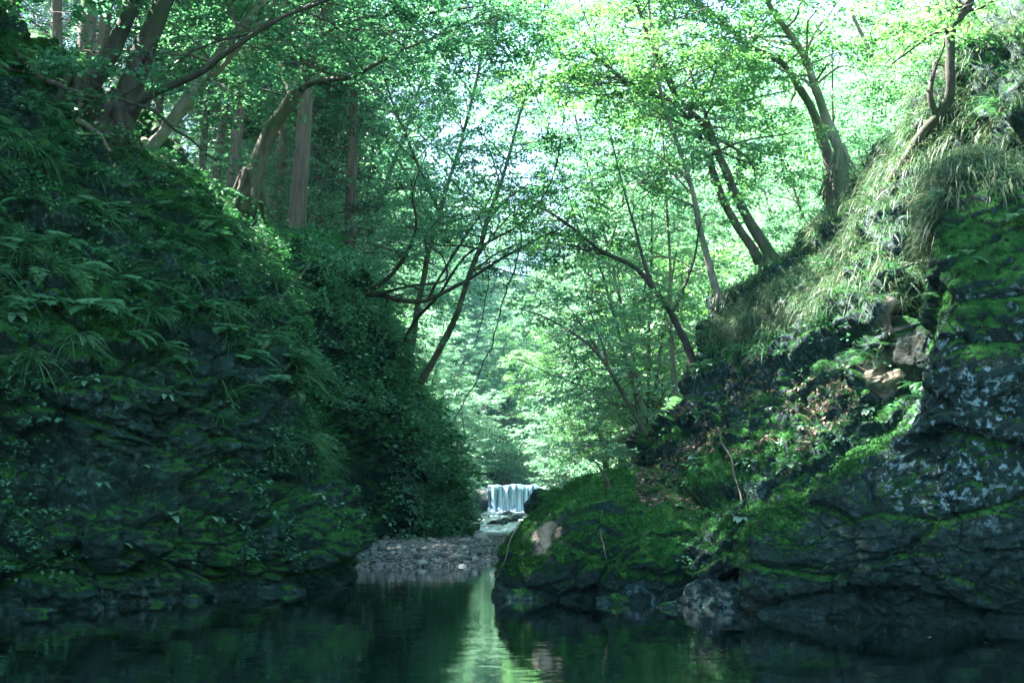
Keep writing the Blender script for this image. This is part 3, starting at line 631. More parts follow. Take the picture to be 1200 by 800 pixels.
# left bank, leaning broadleaved trees above the near cliff
build_tree('leaning_tree', 'leftmost thick dark trunk leaning right on the cliff top', [S((85, 112, 16), (108, 88, 16), (135, 50, 16.2), (165, 0, 16.5), (210, -80, 17), (260, -180, 18), (300, -260, 19), r=(0.19, 0.05)),
    S((160, 8, 16.5), (120, -60, 16.8), (70, -140, 18), r=(0.09, 0.03))], 101, M['bark_dark'], M['maple'], 9, 3.2, 6, 1.2, 26, t0=.5)
build_tree('leaning_tree', 'broad almost black trunk leaning right beside the leftmost trunk', [S((132, 152, 15.8), (150, 100, 15.9), (172, 50, 16), (195, 0, 16.2), (225, -70, 17), (270, -180, 18), (330, -280, 18.5), r=(0.25, 0.06)),
    S((140, 145, 15.8), (165, 118, 15.6), (192, 104, 15.4), (235, 86, 15.2), (280, 52, 15), (330, 22, 15), (380, 2, 15), (450, -30, 15), r=(0.085, 0.02)),
    S((158, 100, 15.9), (176, 60, 15.4), (180, 110, 15.2), (192, 135, 15.1), r=(0.03, 0.012))], 102, M['bark_dark'], M['maple'], 9, 3.2, 6, 1.2, 26, t0=.6)
build_tree('leaning_tree', 'slender pale sunlit trunk leaning right with a twin stem', [S((168, 178, 17), (195, 145, 17), (230, 100, 17), (262, 58, 17), (310, 0, 17), (360, -70, 17.5), (420, -170, 18), r=(0.125, 0.04)),
    S((190, 155, 17.2), (225, 115, 17.3), (262, 78, 17.4), (318, 10, 17.6), (370, -50, 18), r=(0.085, 0.03))], 103, M['bark_pale'], M['maple'], 9, 2.8, 6, 1.2, 26, t0=.4)
build_tree('leaning_tree', 'forked mossy trunk leaning over the gorge left of the tall cedars', [S((292, 218, 20), (305, 180, 20), (325, 140, 20), (345, 105, 20), (362, 65, 20), (372, 30, 20), (400, -30, 20), (450, -120, 20), (500, -220, 20), r=(0.20, 0.06)),
    S((345, 105, 20), (372, 95, 19.6), (410, 90, 19.2), (445, 72, 18.8), (480, 55, 18.5), (525, 38, 18.2), (575, 12, 18), r=(0.075, 0.012)),
    S((366, 48, 20), (400, 30, 19.5), (440, 18, 19), (490, 17, 18.6), (530, 12, 18.2), (570, 6, 18), r=(0.065, 0.012)),
    S((340, 112, 20), (330, 70, 20.5), (345, 20, 21), (380, -60, 21), r=(0.09, 0.03))], 104, M['bark'], M['maple'], 12, 2.6, 6, 1.1, 26, t0=.35)
build_tree('cliff_edge_tree', 'slim straight trunk slanting right from the leafy buttress crest', [S((488, 456, 30), (508, 420, 29.8), (530, 378, 29.5), (548, 330, 29.2), (562, 292, 29), (574, 250, 28.8), (590, 205, 28.5), (604, 150, 28), (625, 80, 27.5), (640, 0, 27), r=(0.12, 0.03))],
    105, M['bark'], M['maple'], 20, 3.4, 7, 1.2, 30, t0=.38, up=.3)
build_tree('gnarled_tree', 'gnarled tangle of curved dark branches reaching out from the buttress top', [
    S((425, 345, 28), (445, 345, 28), (470, 352, 27.5), (500, 352, 27), (540, 332, 26.5), (580, 308, 26), (620, 285, 25.5), (655, 268, 25), (672, 250, 24.5), r=(0.095, 0.014)),
    S((430, 343, 28), (455, 325, 27.8), (475, 300, 27.5), (488, 265, 27), (484, 225, 26.5), (500, 180, 26), r=(0.08, 0.015)),
    S((440, 346, 28), (480, 335, 27), (522, 328, 26.5), (518, 300, 26.5), (498, 280, 26.2), (520, 250, 26), r=(0.05, 0.012)),
    S((470, 405, 28.6), (490, 372, 28), (515, 345, 27), (545, 300, 26.5), (580, 280, 26), (610, 262, 25.5), (640, 225, 25), (655, 180, 24.5), (662, 120, 24), r=(0.06, 0.012)),
    S((455, 345, 28), (450, 375, 28), (460, 398, 28), (480, 400, 27.5), r=(0.04, 0.012)),
    S((500, 352, 27), (530, 300, 27), (570, 240, 26.5), (590, 190, 26), r=(0.05, 0.012))], 106, M['bark_dark'], M['maple'], 7, 1.7, 4, 0.9, 20, t0=.45, sink=.3)
# right bank
build_tree('leaning_tree', 'double trunked tree leaning left over the gorge from the right slope', [S((902, 306, 23), (888, 278, 23), (872, 242, 22.8), (842, 182, 22.5), (820, 142, 22), (785, 118, 21.5), (745, 102, 21), (712, 78, 20.5), (690, 55, 20), r=(0.15, 0.03)),
    S((888, 308, 23.2), (866, 268, 23), (848, 232, 22.8), (825, 175, 22.5), (800, 125, 22), (775, 75, 21.5), (755, 30, 21), (735, -30, 20.5), r=(0.12, 0.03)),
    S((842, 182, 22.5), (822, 120, 22.6), (800, 60, 22.8), (785, -10, 23), r=(0.06, 0.02))], 111, M['bark'], M['sun_leaf'], 14, 3.0, 7, 1.2, 30, t0=.4, sink=1.0)
build_tree('slender_tree', 'thin grey trunk rising left of the double trunked tree', [S((842, 352, 21), (832, 312, 21), (822, 272, 21), (812, 222, 21), (795, 172, 21), (778, 122, 21), (765, 60, 21), (758, -20, 21), r=(0.09, 0.025))],
    112, M['bark_pale'], M['maple'], 12, 2.3, 6, 1.1, 26, t0=.4, sink=1.0)
build_tree('leaning_tree', 'upper right trunk leaning left above the grassy slope', [S((985, 182, 23), (972, 145, 23), (958, 108, 22.8), (938, 60, 22.5), (905, 10, 22), (870, -50, 21.5), (830, -120, 21), r=(0.14, 0.04)),
    S((955, 100, 22.8), (985, 78, 22.5), (1010, 82, 22), r=(0.04, 0.012))], 113, M['bark_pale'], M['sun_leaf'], 14, 2.8, 6, 1.1, 26, t0=.35, sink=1.2)
build_tree('leaning_tree', 'bent brown trunk curving left beside the upper right trunk', [S((975, 208, 24), (966, 172, 24), (955, 135, 24), (940, 108, 23.8), (915, 72, 23.5), (880, 56, 23), (850, 28, 22.5), (815, 0, 22), (770, -50, 21.5), r=(0.15, 0.03))],
    114, M['bark'], M['sun_leaf'], 14, 2.6, 6, 1.1, 26, t0=.4, sink=1.2)
build_tree('arching_tree', 'forked trunk arching left across the middle of the gorge', [S((812, 432, 19.5), (800, 398, 19.5), (785, 365, 19.3), (765, 336, 19), (742, 312, 18.8), (705, 294, 18.5), (672, 268, 18.2), (645, 250, 18), (615, 235, 17.8), r=(0.085, 0.014)),
    S((765, 336, 19), (752, 300, 19), (742, 260, 19), (728, 210, 19), (715, 160, 19), r=(0.045, 0.012)),
    S((786, 368, 19.3), (800, 340, 19.5), (815, 300, 19.8), (820, 255, 20), r=(0.05, 0.014)),
    S((706, 294, 18.5), (670, 288, 18.3), (630, 284, 18), r=(0.025, 0.01))], 115, M['bark_dark'], M['sun_leaf'], 7, 1.6, 5, 0.9, 22, t0=.45, R=.42)
build_tree('arching_tree', 'low thin tree with fine twigs leaning left above the mossy boulder', [S((770, 526, 18.5), (752, 498, 18.5), (735, 470, 18.3), (716, 436, 18), (695, 408, 17.8), (668, 388, 17.6), (640, 372, 17.4), (612, 362, 17.2), r=(0.06, 0.010)),
    S((716, 436, 18), (705, 400, 18), (692, 365, 18), (685, 325, 18), r=(0.03, 0.008)),
    S((708, 424, 18), (685, 385, 18.2), (655, 345, 18.4), r=(0.028, 0.008)),
    S((735, 470, 18.3), (710, 488, 18), (690, 505, 17.8), (672, 515, 17.6), r=(0.022, 0.008)),
    S((722, 446, 18), (745, 440, 18), (775, 445, 18), r=(0.022, 0.008))], 116, M['bark'], M['maple'], 5, 1.2, 4, 0.8, 14, t0=.4, R=.38, L=.075)
build_tree('young_tree', 'straight young sunlit stem behind the arching trees', [S((792, 470, 24), (788, 420, 24), (786, 370, 24), (785, 300, 24), (780, 220, 24), (776, 140, 24), r=(0.07, 0.02))],
    117, M['bark_pale'], M['pale_leaf'], 14, 2.0, 5, 1.0, 24, t0=.2, sink=1.5)
build_tree('twisted_tree', 'twisted dark trunk gripping the grassy slope at the top right', [S((1036, 232, 17), (1056, 196, 16.8), (1078, 160, 16.6), (1098, 138, 16.3), (1114, 108, 16), (1113, 70, 15.9), (1114, 40, 15.8), (1124, 20, 15.7), (1138, 0, 15.6), (1150, -60, 15.5), (1130, -150, 15.5), r=(0.10, 0.06)),
    S((1110, 34, 15.8), (1090, 42, 15.8), (1068, 58, 15.8), (1045, 75, 15.8), r=(0.035, 0.014)),
    S((1098, 138, 16.3), (1090, 110, 16.2), (1098, 70, 16.2), r=(0.07, 0.03))], 118, M['bark_dark'], M['sun_leaf'], 8, 2.2, 5, 1.0, 22, t0=.75, sink=.3)
build_tree('slender_tree', 'tall thin tree rising behind the gnarled branches', [S((478, 440, 35), (492, 350, 35), (515, 250, 34.5), (545, 150, 34), (570, 40, 33), (590, -60, 33), r=(0.13, 0.03)),
    S((515, 250, 34.5), (480, 170, 34), (450, 90, 34), (430, 0, 33), r=(0.07, 0.02))], 121, M['bark'], M['maple'], 19, 3.6, 7, 1.4, 30, t0=.25, R=.6, L=.10, sink=2)
build_tree('slender_tree', 'thin pale tree leaning left behind the low arching tree', [S((752, 470, 33), (735, 390, 33), (712, 290, 32.5), (685, 180, 32), (655, 60, 31), (630, -40, 31), r=(0.075, 0.02)),
    S((712, 300, 32.5), (735, 210, 32.5), (750, 120, 32), (755, 20, 32), r=(0.045, 0.02))], 122, M['bark_pale'], M['maple'], 18, 3.4, 7, 1.3, 30, t0=.2, R=.6, L=.10, sink=2)
# dead stub on the right hillside
sn = MB(); pp = stem_path(PP((1022, 66, 22), (1012, 45, 22), (1002, 25, 22), (996, 8, 22)), 12); sn.tube(pp, np.linspace(.06, .04, 12), 8, .1)
tag(sn.build('dead_sapling', M['bark_pale'], None), 'short broken leaning stem among leaves at upper right', 'broken stem')

# hanging lianas and roots
def strand(name, pts, r, mat, label, cat, sides=6, n=40, jit=.05):
    p = stem_path(PP(*pts), n); p = p + np.stack([fbm(p * 2.2, 3, 5), fbm(p * 2.2, 3, 6), fbm(p * 2.2, 3, 7)], 1) * jit
    m = MB(); m.tube(p, np.linspace(r[0], r[1], n), sides, .12); o = m.build(name, mat); return tag(o, label, cat)
strand('liana', [(612, 262, 25.4), (606, 310, 25.4), (590, 360, 25.6), (572, 410, 25.8), (555, 450, 26), (535, 485, 26.3), (520, 502, 26.5)], (.024, .014), M['bark_dark'], 'long dark liana hanging diagonally in the centre of the gorge', 'liana', jit=.15)
strand('liana', [(568, 285, 26), (572, 330, 26), (566, 370, 26), (556, 405, 26), (548, 422, 26)], (.016, .008), M['bark_dark'], 'short thin liana hanging beside the long diagonal liana', 'liana', jit=.15)
strand('root', [(708, 572, 14.35), (705, 590, 14.0), (708, 625, 13.6), (712, 660, 13.35), (722, 690, 13.3)], (.014, .009), M['bark'], 'pale root hanging down the mossy boulder into the pool', 'root', jit=.10)
strand('root', [(608, 614, 14.1), (598, 632, 13.95), (592, 655, 13.85), (582, 676, 13.95)], (.014, .008), M['bark'], 'thin pale root along the left edge of the mossy boulder', 'root', jit=.03)
strand('broken_stump', [(716, 588, 14.2), (714, 570, 14.3), (706, 553, 14.4), (696, 540, 14.4)], (.04, .012), M['bark_dark'], 'small broken stump with a bent twig on top of the mossy boulder', 'stump', jit=.02)
strand('dead_branch', [(845, 505, 15.2), (862, 560, 14.1), (872, 585, 13.6), (862, 600, 13.4)], (.018, .007), M['bark'], 'crooked dead branch lying on the mossy outcrop', 'branch', jit=.08)
strand('surface_root', [(18, 62, 15), (55, 95, 14.8), (95, 108, 15), (135, 118, 15.2), (175, 130, 15.5), (215, 160, 16), (255, 188, 16.4)], (.05, .018), M['bark_dark'], 'long bare root snaking along the crest of the left cliff', 'root', jit=.1)
strand('surface_root', [(90, 140, 14.6), (115, 158, 14.7), (130, 178, 14.6)], (.06, .03), M['bark'], 'thick stub of root on the left cliff crest', 'root', jit=.05)
strand('dead_branch', [(312, 375, 16.6), (330, 350, 16.6), (350, 325, 17), (365, 305, 17.2)], (.012, .006), M['bark_pale'], 'thin bare twig standing at the edge of the left cliff', 'twig', jit=.04)

# cedars -------------------------------------------------------------
def cedar(name, h, r, seed, label, group, crown0=0.4, rad=2.2):
    rng = np.random.default_rng(seed); root = empty(name, (0, 0, 0), label, 'tree', group)
    mb = MB(); z = np.linspace(-1.0, h, 30); p = np.stack([fbm(np.stack([z * .1, 0 * z, 0 * z], 1), 2, seed) * .25, fbm(np.stack([z * .1, 0 * z + 9, 0 * z], 1), 2, seed) * .25, z], 1)
    mb.tube(p, r * (1.18 - z / h * .95).clip(.06, 1.3), 12, .06, rng); cen = []; axs = []
    for b in range(26):          # dead snags below, live whorls above
        t = rng.uniform(.15, crown0); a = rng.uniform(0, 6.28); s = np.array([np.interp(t * h, z, p[:, 0]), np.interp(t * h, z, p[:, 1]), t * h])
        mb.tube(grow(s, (math.cos(a), math.sin(a), rng.uniform(-.3, .1)), rng.uniform(.4, 1.4), rng, 5, .15), np.linspace(.022, .006, 5), 4, 0, rng, False)
    for b in range(95):
        t = crown0 * .85 + (1 - crown0 * .85) * (b + rng.random()) / 95; a = rng.uniform(0, 6.28)
        l = rad * (1.12 - t) / (1.12 - crown0) * rng.uniform(.55, 1.15) + .3
        s = np.array([np.interp(t * h, z, p[:, 0]), np.interp(t * h, z, p[:, 1]), t * h])
        bp = grow(s, (math.cos(a), math.sin(a), .1), l, rng, 7, .12, .1, .06); mb.tube(bp, np.linspace(.03, .008, 7), 4, 0, rng, False)
        for k in range(1, 7):
            for _ in range(2):
                cen.append(bp[k] + rng.normal(size=3) * .12); axs.append(nrm(bp[k] - bp[k - 1]) + rng.normal(size=3) * .5)
    mb.build('trunk', M['bark_cedar'], root)
    cen = np.array(cen); axs = nrm(np.array(axs)); pos, nor, dr = spray_leaves(cen, axs, rng, 15, np.full(len(cen), .42), .22, .5)
    n = len(pos); link('crown', leaves_mesh('crown', pos, nor, dr, .17 * rng.uniform(.6, 1.3, n), .045, M['needle'], rng, gaps=False), root); return root
ced = [cedar('cedar_tree', 22, .24, 200, 'tall straight cedar', None, .50), cedar('cedar_tree', 25, .28, 201, 'tall straight cedar', None, .42, 2.5), cedar('cedar_tree', 19, .17, 202, 'tall straight cedar', None, .55, 1.8), cedar('cedar_tree', 21, .22, 203, 'tall straight cedar', None, .2, 3.0)]
used = set()
def put(protos, i, pos, rz, s, label, group, rot=None):
    pr = protos[i]
    if i not in used_by.setdefault(id(protos), set()):
        used_by[id(protos)].add(i); pr.location = tuple(float(x) for x in pos); pr.rotation_euler = rot if rot is not None else (0, 0, rz); pr.scale = (s, s, s); pr['label'] = label
        if group: pr['group'] = group
        return pr
    return copy_tree(pr, pos, rz, s, label, group, rot)
used_by = {}
rc = np.random.default_rng(31)
hero_c = [(352, 262, 30, 1, 'stout cedar trunk standing behind the forked mossy tree'), (410, 290, 33, 3, 'reddish barked cedar at the edge of the buttress'), (326, 244, 33, 2, 'slim cedar left of the stout cedar trunk'),
          (100, 95, 24, 0, 'grey cedar trunk behind the leftmost leaning tree')]
for px, py, d, i, lb in hero_c:
    p = P(px, py, d); p[2] = min(p[2], float(zground(p[0], p[1])) + .3) if abs(p[2] - zground(p[0], p[1])) > 3 else p[2]
    put(ced, i, p, rc.uniform(0, 6.28), rc.uniform(.95, 1.1), lb, None)
for px, py, d in ((62, 90, 27), (118, 95, 30), (236, 190, 36), (258, 195, 33), (285, 215, 40), (312, 230, 44), (372, 262, 38), (388, 268, 42), (338, 240, 46), (150, 130, 38), (205, 170, 42)):
    p = P(px, py, d); p[2] = float(zground(p[0], p[1])) - .2
    put(ced, 2, p, rc.uniform(0, 6.28), rc.uniform(.9, 1.2), 'thin straight cedar trunk in the back rows of the left grove', 'thin cedars of the left grove')
placed = []
def clear_ray(x, y):
    for c, rr_ in SUN_GAPS[:3]:
        t = (np.array([x, y]) - c[:2]) @ SUN[:2] / (SUN[:2] @ SUN[:2])
        if np.linalg.norm(c[:2] + SUN[:2] * t - np.array([x, y])) < 2.0 and 14 < c[2] + SUN[2] * t < 36: return False
    return True
for x, y in ((-9.5, 12.5), (-11.5, 14.6), (-9.0, 16.2), (-12.6, 17.4), (-10.2, 18.8), (-8.6, 20.6), (-12.0, 20.8), (-14.5, 14), (-15, 19), (-13.5, 11)):  # cedars added along the near side of the grove to shade the right rocks
    if not clear_ray(x, y): continue
    placed.append((x, y)); put(ced, int(rc.integers(0, 3)), (x, y, max(float(zground(x, y)), 7.0) - .2), rc.uniform(0, 6.28), rc.uniform(1.0, 1.25), 'straight cedar added to the left plateau grove to shade the right rocks', 'cedars of the left grove')
for k in range(400):
    y = rc.uniform(22, 75); x = rc.uniform(-34, -6.5) * (0.6 + y / 90)
    if xl(y) - x < 4.2 or (y > 30 and xl(y) - x < 7) or not clear_ray(x, y) or any((x - a) ** 2 + (y - b) ** 2 < 3.4 for a, b in placed): continue
    placed.append((x, y)); put(ced, int(rc.integers(0, 3)), (x, y, float(zground(x, y)) - .2), rc.uniform(0, 6.28), rc.uniform(.8, 1.2), 'straight cedar added to the left plateau grove to shade the right rocks', 'cedars of the left grove')
    if len(placed) >= 58: break

# background broadleaved trees --------------------------------------
def proto_tree(seed, h, mat, bark, spread, label='leafy tree', nl=24, L=.13, shrub=False):
    rng = np.random.default_rng(seed)
    if shrub: stems = [(np.array([[0, 0, 0], [rng.normal() * .2, rng.normal() * .2, h * .5], [rng.normal() * .5, rng.normal() * .5, h]]), .035, .01) for _ in range(4)]
    else:
        stems = []
        for s in range(3):
            a = rng.uniform(0, 6.28); k = h * (.16 + .1 * rng.random())
            stems.append((np.array([[0, 0, 0], [.1 * math.cos(a) * k, .1 * math.sin(a) * k, h * .3], [.5 * math.cos(a) * k, .5 * math.sin(a) * k, h * .65], [math.cos(a) * k, math.sin(a) * k, h]]), .13 if s == 0 else .10, .02))
    return build_tree('shrub' if shrub else 'broadleaf_tree', label, stems, seed, bark, mat, 10 if shrub else 15, spread, 4, spread * .42, nl, .42 if shrub else .7, L, L * .66, .15 if shrub else .25, base=np.zeros(3), twigs=False, up=.2, cat='shrub' if shrub else 'tree')
bt = [proto_tree(301, 9, M['sun_leaf'], M['bark'], 2.6), proto_tree(302, 11, M['pale_leaf'], M['bark_pale'], 3.0), proto_tree(303, 8, M['maple'], M['bark'], 2.8), proto_tree(304, 10, M['haze_blue_leaf'], M['bark_dark'], 2.8), proto_tree(305, 12, M['pale_leaf'], M['bark'], 3.2)]
rb = np.random.default_rng(77); pl = []
def scat(n, xr_, yr_, cond, mind, idx, sc, label, group, tries=3000):
    k = 0
    for _ in range(tries):
        if k >= n: break
        x, y = rb.uniform(*xr_), rb.uniform(*yr_)
        if not cond(x, y) or any((x - a) ** 2 + (y - b) ** 2 < mind ** 2 for a, b in pl): continue
        pl.append((x, y)); k += 1
        put(bt, idx[int(rb.integers(0, len(idx)))], (x, y, float(zground(x, y)) - .2), rb.uniform(0, 6.28), rb.uniform(*sc), label, group)
for x, y, k_ in ((-11.5, 12.8, 2.1), (-10.2, 9.6, 1.9), (-13.5, 10.5, 2.2)):  # out-of-view trees added to keep the sun off the lichen wall
    put(bt, 3, (x, y, 6.5), rb.uniform(0, 6.28), k_, 'tall spreading tree crowning the near end of the left cliff', 'unseen shade trees over the near left cliff')
for x, y, k_, i_ in ((-8.2, 37, 1.45, 1), (-7.6, 46, 1.8, 4), (-10.5, 42, 1.6, 1), (-9.5, 56, 2.1, 4), (5.6, 50, 1.7, 4)):
    pl.append((x, y)); put(bt, i_, (x, y, float(zground(x, y)) - .2), rb.uniform(0, 6.28), k_, 'tall broad tree filling the gap above the left buttress', 'tall trees behind the buttress')
scat(46, (3, 34), (24, 75), lambda x, y: x - xr(y) > 2.0 and x < 8 + y * .42, 2.3, (0, 1, 4, 1, 4), (.75, 1.15), 'sunlit leafy tree on the hillside of the right bank', 'trees of the right hillside')
scat(20, (-22, -3), (36, 92), lambda x, y: xl(y) - x > 2.6 and x > -6 - y * .22, 2.4, (0, 1, 2, 4), (.7, 1.0), 'leafy tree on the left bank beyond the buttress', 'trees beyond the left buttress')
scat(10, (-30, -7), (25, 60), lambda x, y: xl(y) - x > 4.5, 2.2, (0, 1, 4), (.4, .75), 'small sunlit leafy tree among the cedars of the left plateau', 'understory trees of the left plateau')
scat(30, (-14, 16), (99, 140), lambda x, y: True, 2.6, (0, 1, 4), (.8, 1.3), 'distant tree on the wooded slope above the weir', 'trees above the weir')
scat(9, (-9, 9), (83, 99), lambda x, y: abs(x) > 3.4, 2.0, (0, 1, 4), (.6, .9), 'leafy tree beside the pool above the weir', 'trees beside the weir')
scat(60, (-45, 55), (99, 150), lambda x, y: True, 4.0, (0, 1, 3, 4), (1.0, 1.6), 'distant tree on the wooded slope above the weir', 'trees above the weir')
sh = [proto_tree(321, 1.7, M['maple'], M['bark'], .9, 'shrub', 22, .09, True), proto_tree(322, 2.2, M['pale_leaf'], M['bark'], 1.0, 'shrub', 22, .09, True), proto_tree(323, 1.5, M['shade_leaf'], M['bark'], .9, 'shrub', 22, .09, True)]
def scs(n, xr_, yr_, cond, mind, sc, label, group):
    k = 0; loc = []
    for _ in range(3000):
        if k >= n: break
        x, y = rb.uniform(*xr_), rb.uniform(*yr_)
        if not cond(x, y) or any((x - a) ** 2 + (y - b) ** 2 < mind ** 2 for a, b in loc): continue
        loc.append((x, y)); k += 1
        put(sh, int(rb.integers(0, 3)), (x, y, float(zground(x, y)) + .1), rb.uniform(0, 6.28), rb.uniform(*sc), label, group)
scs(30, (-9, 0), (34, 78), lambda x, y: 0.1 < xl(y) - x < 5, 1.2, (.8, 1.5), 'leafy shrub on the left bank of the far stream', 'shrubs left of the far stream')
scs(24, (1, 9), (27, 78), lambda x, y: 0.3 < x - xr(y) < 4.5, 1.2, (.6, 1.2), 'bright shrub on the right bank behind the mossy boulder', 'shrubs right of the far stream')
scs(16, (-9, 9), (96.5, 103), lambda x, y: True, 1.4, (1.6, 2.8), 'leafy shrub at the back of the pool above the weir', 'shrubs behind the weir')
scs(8, (-7, 8), (77, 84), lambda x, y: abs(x - .4) > 2.6, 1.0, (1.0, 1.7), 'leafy shrub at the end of the weir', 'shrubs beside the weir')
scs(40, (-22, -7), (20, 44), lambda x, y: xl(y) - x > 3.5, 1.4, (.6, 1.1), 'low shrub among the cedars of the left plateau', 'shrubs of the left plateau')

# ------------------------------------------------------------------ plants on the rocks
def blades(pos, d0, L, wd, droop, rng, seg=4):
    n = len(pos); d0 = nrm(d0); s = np.linspace(0, 1, seg + 1)
    side = nrm(np.cross(d0, nrm(rng.normal(size=(n, 3)))))
    c = pos[:, None] + d0[:, None] * (L[:, None] * s)[..., None]; c[..., 2] -= droop[:, None] * L[:, None] * s ** 2
    ww = wd[:, None] * (np.sin(np.clip(s * .9 + .1, 0, 1) * np.pi) * .9 + .1 * (1 - s))
    a = c - side[:, None] * ww[..., None]; b = c + side[:, None] * ww[..., None]
    v = np.stack([a, b], 2).reshape(n, -1, 3); k = np.arange(seg) * 2
    q = np.stack([k, k + 1, k + 3, k + 2], 1)
    f = (q[None] + (np.arange(n) * 2 * (seg + 1))[:, None, None]).reshape(-1, 4)
    return v.reshape(-1, 3), f, np.repeat(rng.random(n), seg)
def sedge_mesh(seed, n=85, L0=.5):
    rng = np.random.default_rng(seed); a = rng.uniform(0, 6.28, n); el = rng.uniform(.15, 1.0, n)
    d = np.stack([np.cos(a) * np.cos(el), np.sin(a) * np.cos(el), np.sin(el)], 1); d[:, 1] -= .35
    v, f, r = blades(rng.normal(size=(n, 3)) * .03, d, L0 * rng.uniform(.5, 1.2, n), np.full(n, .0055), rng.uniform(.5, 1.1, n), rng)
    return mesh_np('sedge', v, [f], M['sedge'], fattrs={'rnd': r})
def fern_mesh(seed, nf=9, L0=.5):
    rng = np.random.default_rng(seed); pos = []; nor = []; dr = []; Ls = []
    for f in range(nf):
        a = rng.uniform(-.4, 3.54) + math.pi; el = rng.uniform(.2, .8); L = L0 * rng.uniform(.6, 1.1)
        d = np.array([math.cos(a) * math.cos(el), math.sin(a) * math.cos(el), math.sin(el)]); s = np.linspace(.03, 1, 17)
        c = d[None] * (L * s)[:, None]; c[:, 2] -= .55 * L * s ** 2
        tg = nrm(np.gradient(c, axis=0)); sd = nrm(np.cross(tg, [0, 0, 1])); up = np.cross(sd, tg)
        for sg in (-1, 1):
            pos.append(c); nor.append(nrm(up + rng.normal(size=c.shape) * .12)); dr.append(sd * sg + tg * .35); Ls.append(.42 * L * np.sin(np.clip(s * .85 + .15, 0, 1) * np.pi) ** .8 * .55 + .01)
        k = np.arange(0, 16, 2); pos.append(c[k]); nor.append(up[k]); dr.append(tg[k]); Ls.append(np.full(len(k), L * .2))
        pos.append(np.zeros((1, 3))); nor.append(up[:1]); dr.append(d[None]); Ls.append(np.array([L * .15]))
    pos, nor, dr, Ls = map(np.concatenate, (pos, nor, dr, Ls))
    return leaves_mesh('fern', pos, nor, dr, Ls, np.full(len(pos), .016), M['fern'], rng, gaps=False, fold=.2)
def broad_mesh(seed, n=8, L0=.2):
    rng = np.random.default_rng(seed); mbv = []; mf = []; rv = []; k0 = 0
    for j in range(n):
        a = rng.uniform(3.3, 6.2); el = rng.uniform(-.1, .8); L = L0 * rng.uniform(.7, 1.2)
        ax = np.array([math.cos(a) * math.cos(el), math.sin(a) * math.cos(el), math.sin(el)]); sd = nrm(np.cross(ax, [0, 0, 1])); up = np.cross(sd, ax)
        s = np.linspace(0, 1, 8); st = ax * L * .45
        c = st + ax[None] * (s * L)[:, None] + np.array([0, 0, -.5])[None] * (L * s ** 2)[:, None]
        wd = L * .29 * np.sin(s ** .8 * np.pi) ** .8
        V = np.concatenate([c + sd * wd[:, None] + up * wd[:, None] * .25, c, c - sd * wd[:, None] + up * wd[:, None] * .25])
        i = np.arange(7); mbv.append(V); mf.append(np.vstack([np.stack([i, i + 1, i + 9, i + 8], 1), np.stack([i + 8, i + 9, i + 17, i + 16], 1)]) + k0); k0 += 24; rv.append(np.full(14, rng.random()))
    mb2 = MB(); 
    return mesh_np('broad_plant', np.vstack(mbv), [np.vstack(mf)], M['broad'], fattrs={'rnd': np.concatenate(rv)})
sed = [sedge_mesh(400 + i, 80, .42 + .06 * i) for i in range(5)]; fer = [fern_mesh(420 + i) for i in range(4)]; bro = [broad_mesh(440 + i, 6 + i) for i in range(4)]
rp = np.random.default_rng(55)
def pick(key, n, cond, rng, nmin=-1.0, mind=.3):
    s = SHEETS[key]; idx = np.where(cond(s['u'], s['v'], s['n'], s['p']))[0]; out = []
    for i in rng.permutation(idx)[:6000]:
        if len(out) >= n: break
        if s['n'][i, 2] < nmin or any(np.sum((s['p'][i] - s['p'][j]) ** 2) < mind ** 2 for j in out): continue
        out.append(i)
    return s['p'][out], s['ns'][out]
def plants(name, meshes, pts, nors, sc, label, cat, group):
    for p, n in zip(pts, nors):
        o = link(name, meshes[int(rp.integers(0, len(meshes)))], None, p + n * .02); s = rp.uniform(*sc); o.scale = (s, s, s)
        o.rotation_euler = (rp.normal() * .15, rp.normal() * .15, math.atan2(n[1], n[0]) + math.pi / 2 + rp.normal() * .3); tag(o, label, cat, group)
plants('sedge_clump', sed, *pick(1, 70, lambda u, v, n, p: (v > 3.6) & (v < 8) & (u > 1.2) & (u < 6.2), rp, -.35, .42), (.8, 1.6), 'clump of long drooping sedge on the upper face of the left cliff', 'sedge', 'sedge clumps of the left cliff')
plants('fern', fer, *pick(1, 110, lambda u, v, n, p: (v > 4.5) & (v < 8.4) & (u > 1.2) & (u < 6.2), rp, -.3, .45), (.8, 1.5), 'feathery fern tuft among the sedge of the left cliff', 'fern', 'ferns of the left cliff')
plants('broadleaf_plant', bro, *pick(1, 34, lambda u, v, n, p: (v > 1.8) & (v < 5.5) & (u > 1.5) & (u < 5.5), rp, -.6, .6), (.45, .8), 'small broad leaved plant rooted in a crack of the dark left cliff', 'plant', 'leafy plants of the left cliff')
plants('broadleaf_plant', bro, *pick(4, 20, lambda u, v, n, p: (v > 2.2) & (v < 8) & (u > 1.5) & (u < 7), rp, -.2, .6), (.6, 1.2), 'pale broad leaved plant on a ledge of the mossy outcrop', 'plant', 'leafy plants of the outcrop')
plants('sedge_clump', sed, *pick(4, 40, lambda u, v, n, p: (v > 6.5) & (v < 9) & (u > 1.5) & (u < 9), rp, -.2, .5), (.7, 1.2), 'grass tuft hanging over the edge of the right outcrop', 'grass tuft', 'tufts of the right outcrop')
plants('fern', fer, *pick(5, 10, lambda u, v, n, p: (v > 5) & (u > 4.5) & (u < 7.8), rp, -.2, .35), (.6, 1.0), 'fern on the brow of the dark lichen wall', 'fern', 'ferns of the lichen wall')
o = link('broadleaf_plant', bro[3], None, P(1128, 305, 10.5)); o.scale = (.9,) * 3; o.rotation_euler = (0, 0, .2); tag(o, 'single broad leaved plant on the lichen wall beside the crevice', 'plant')

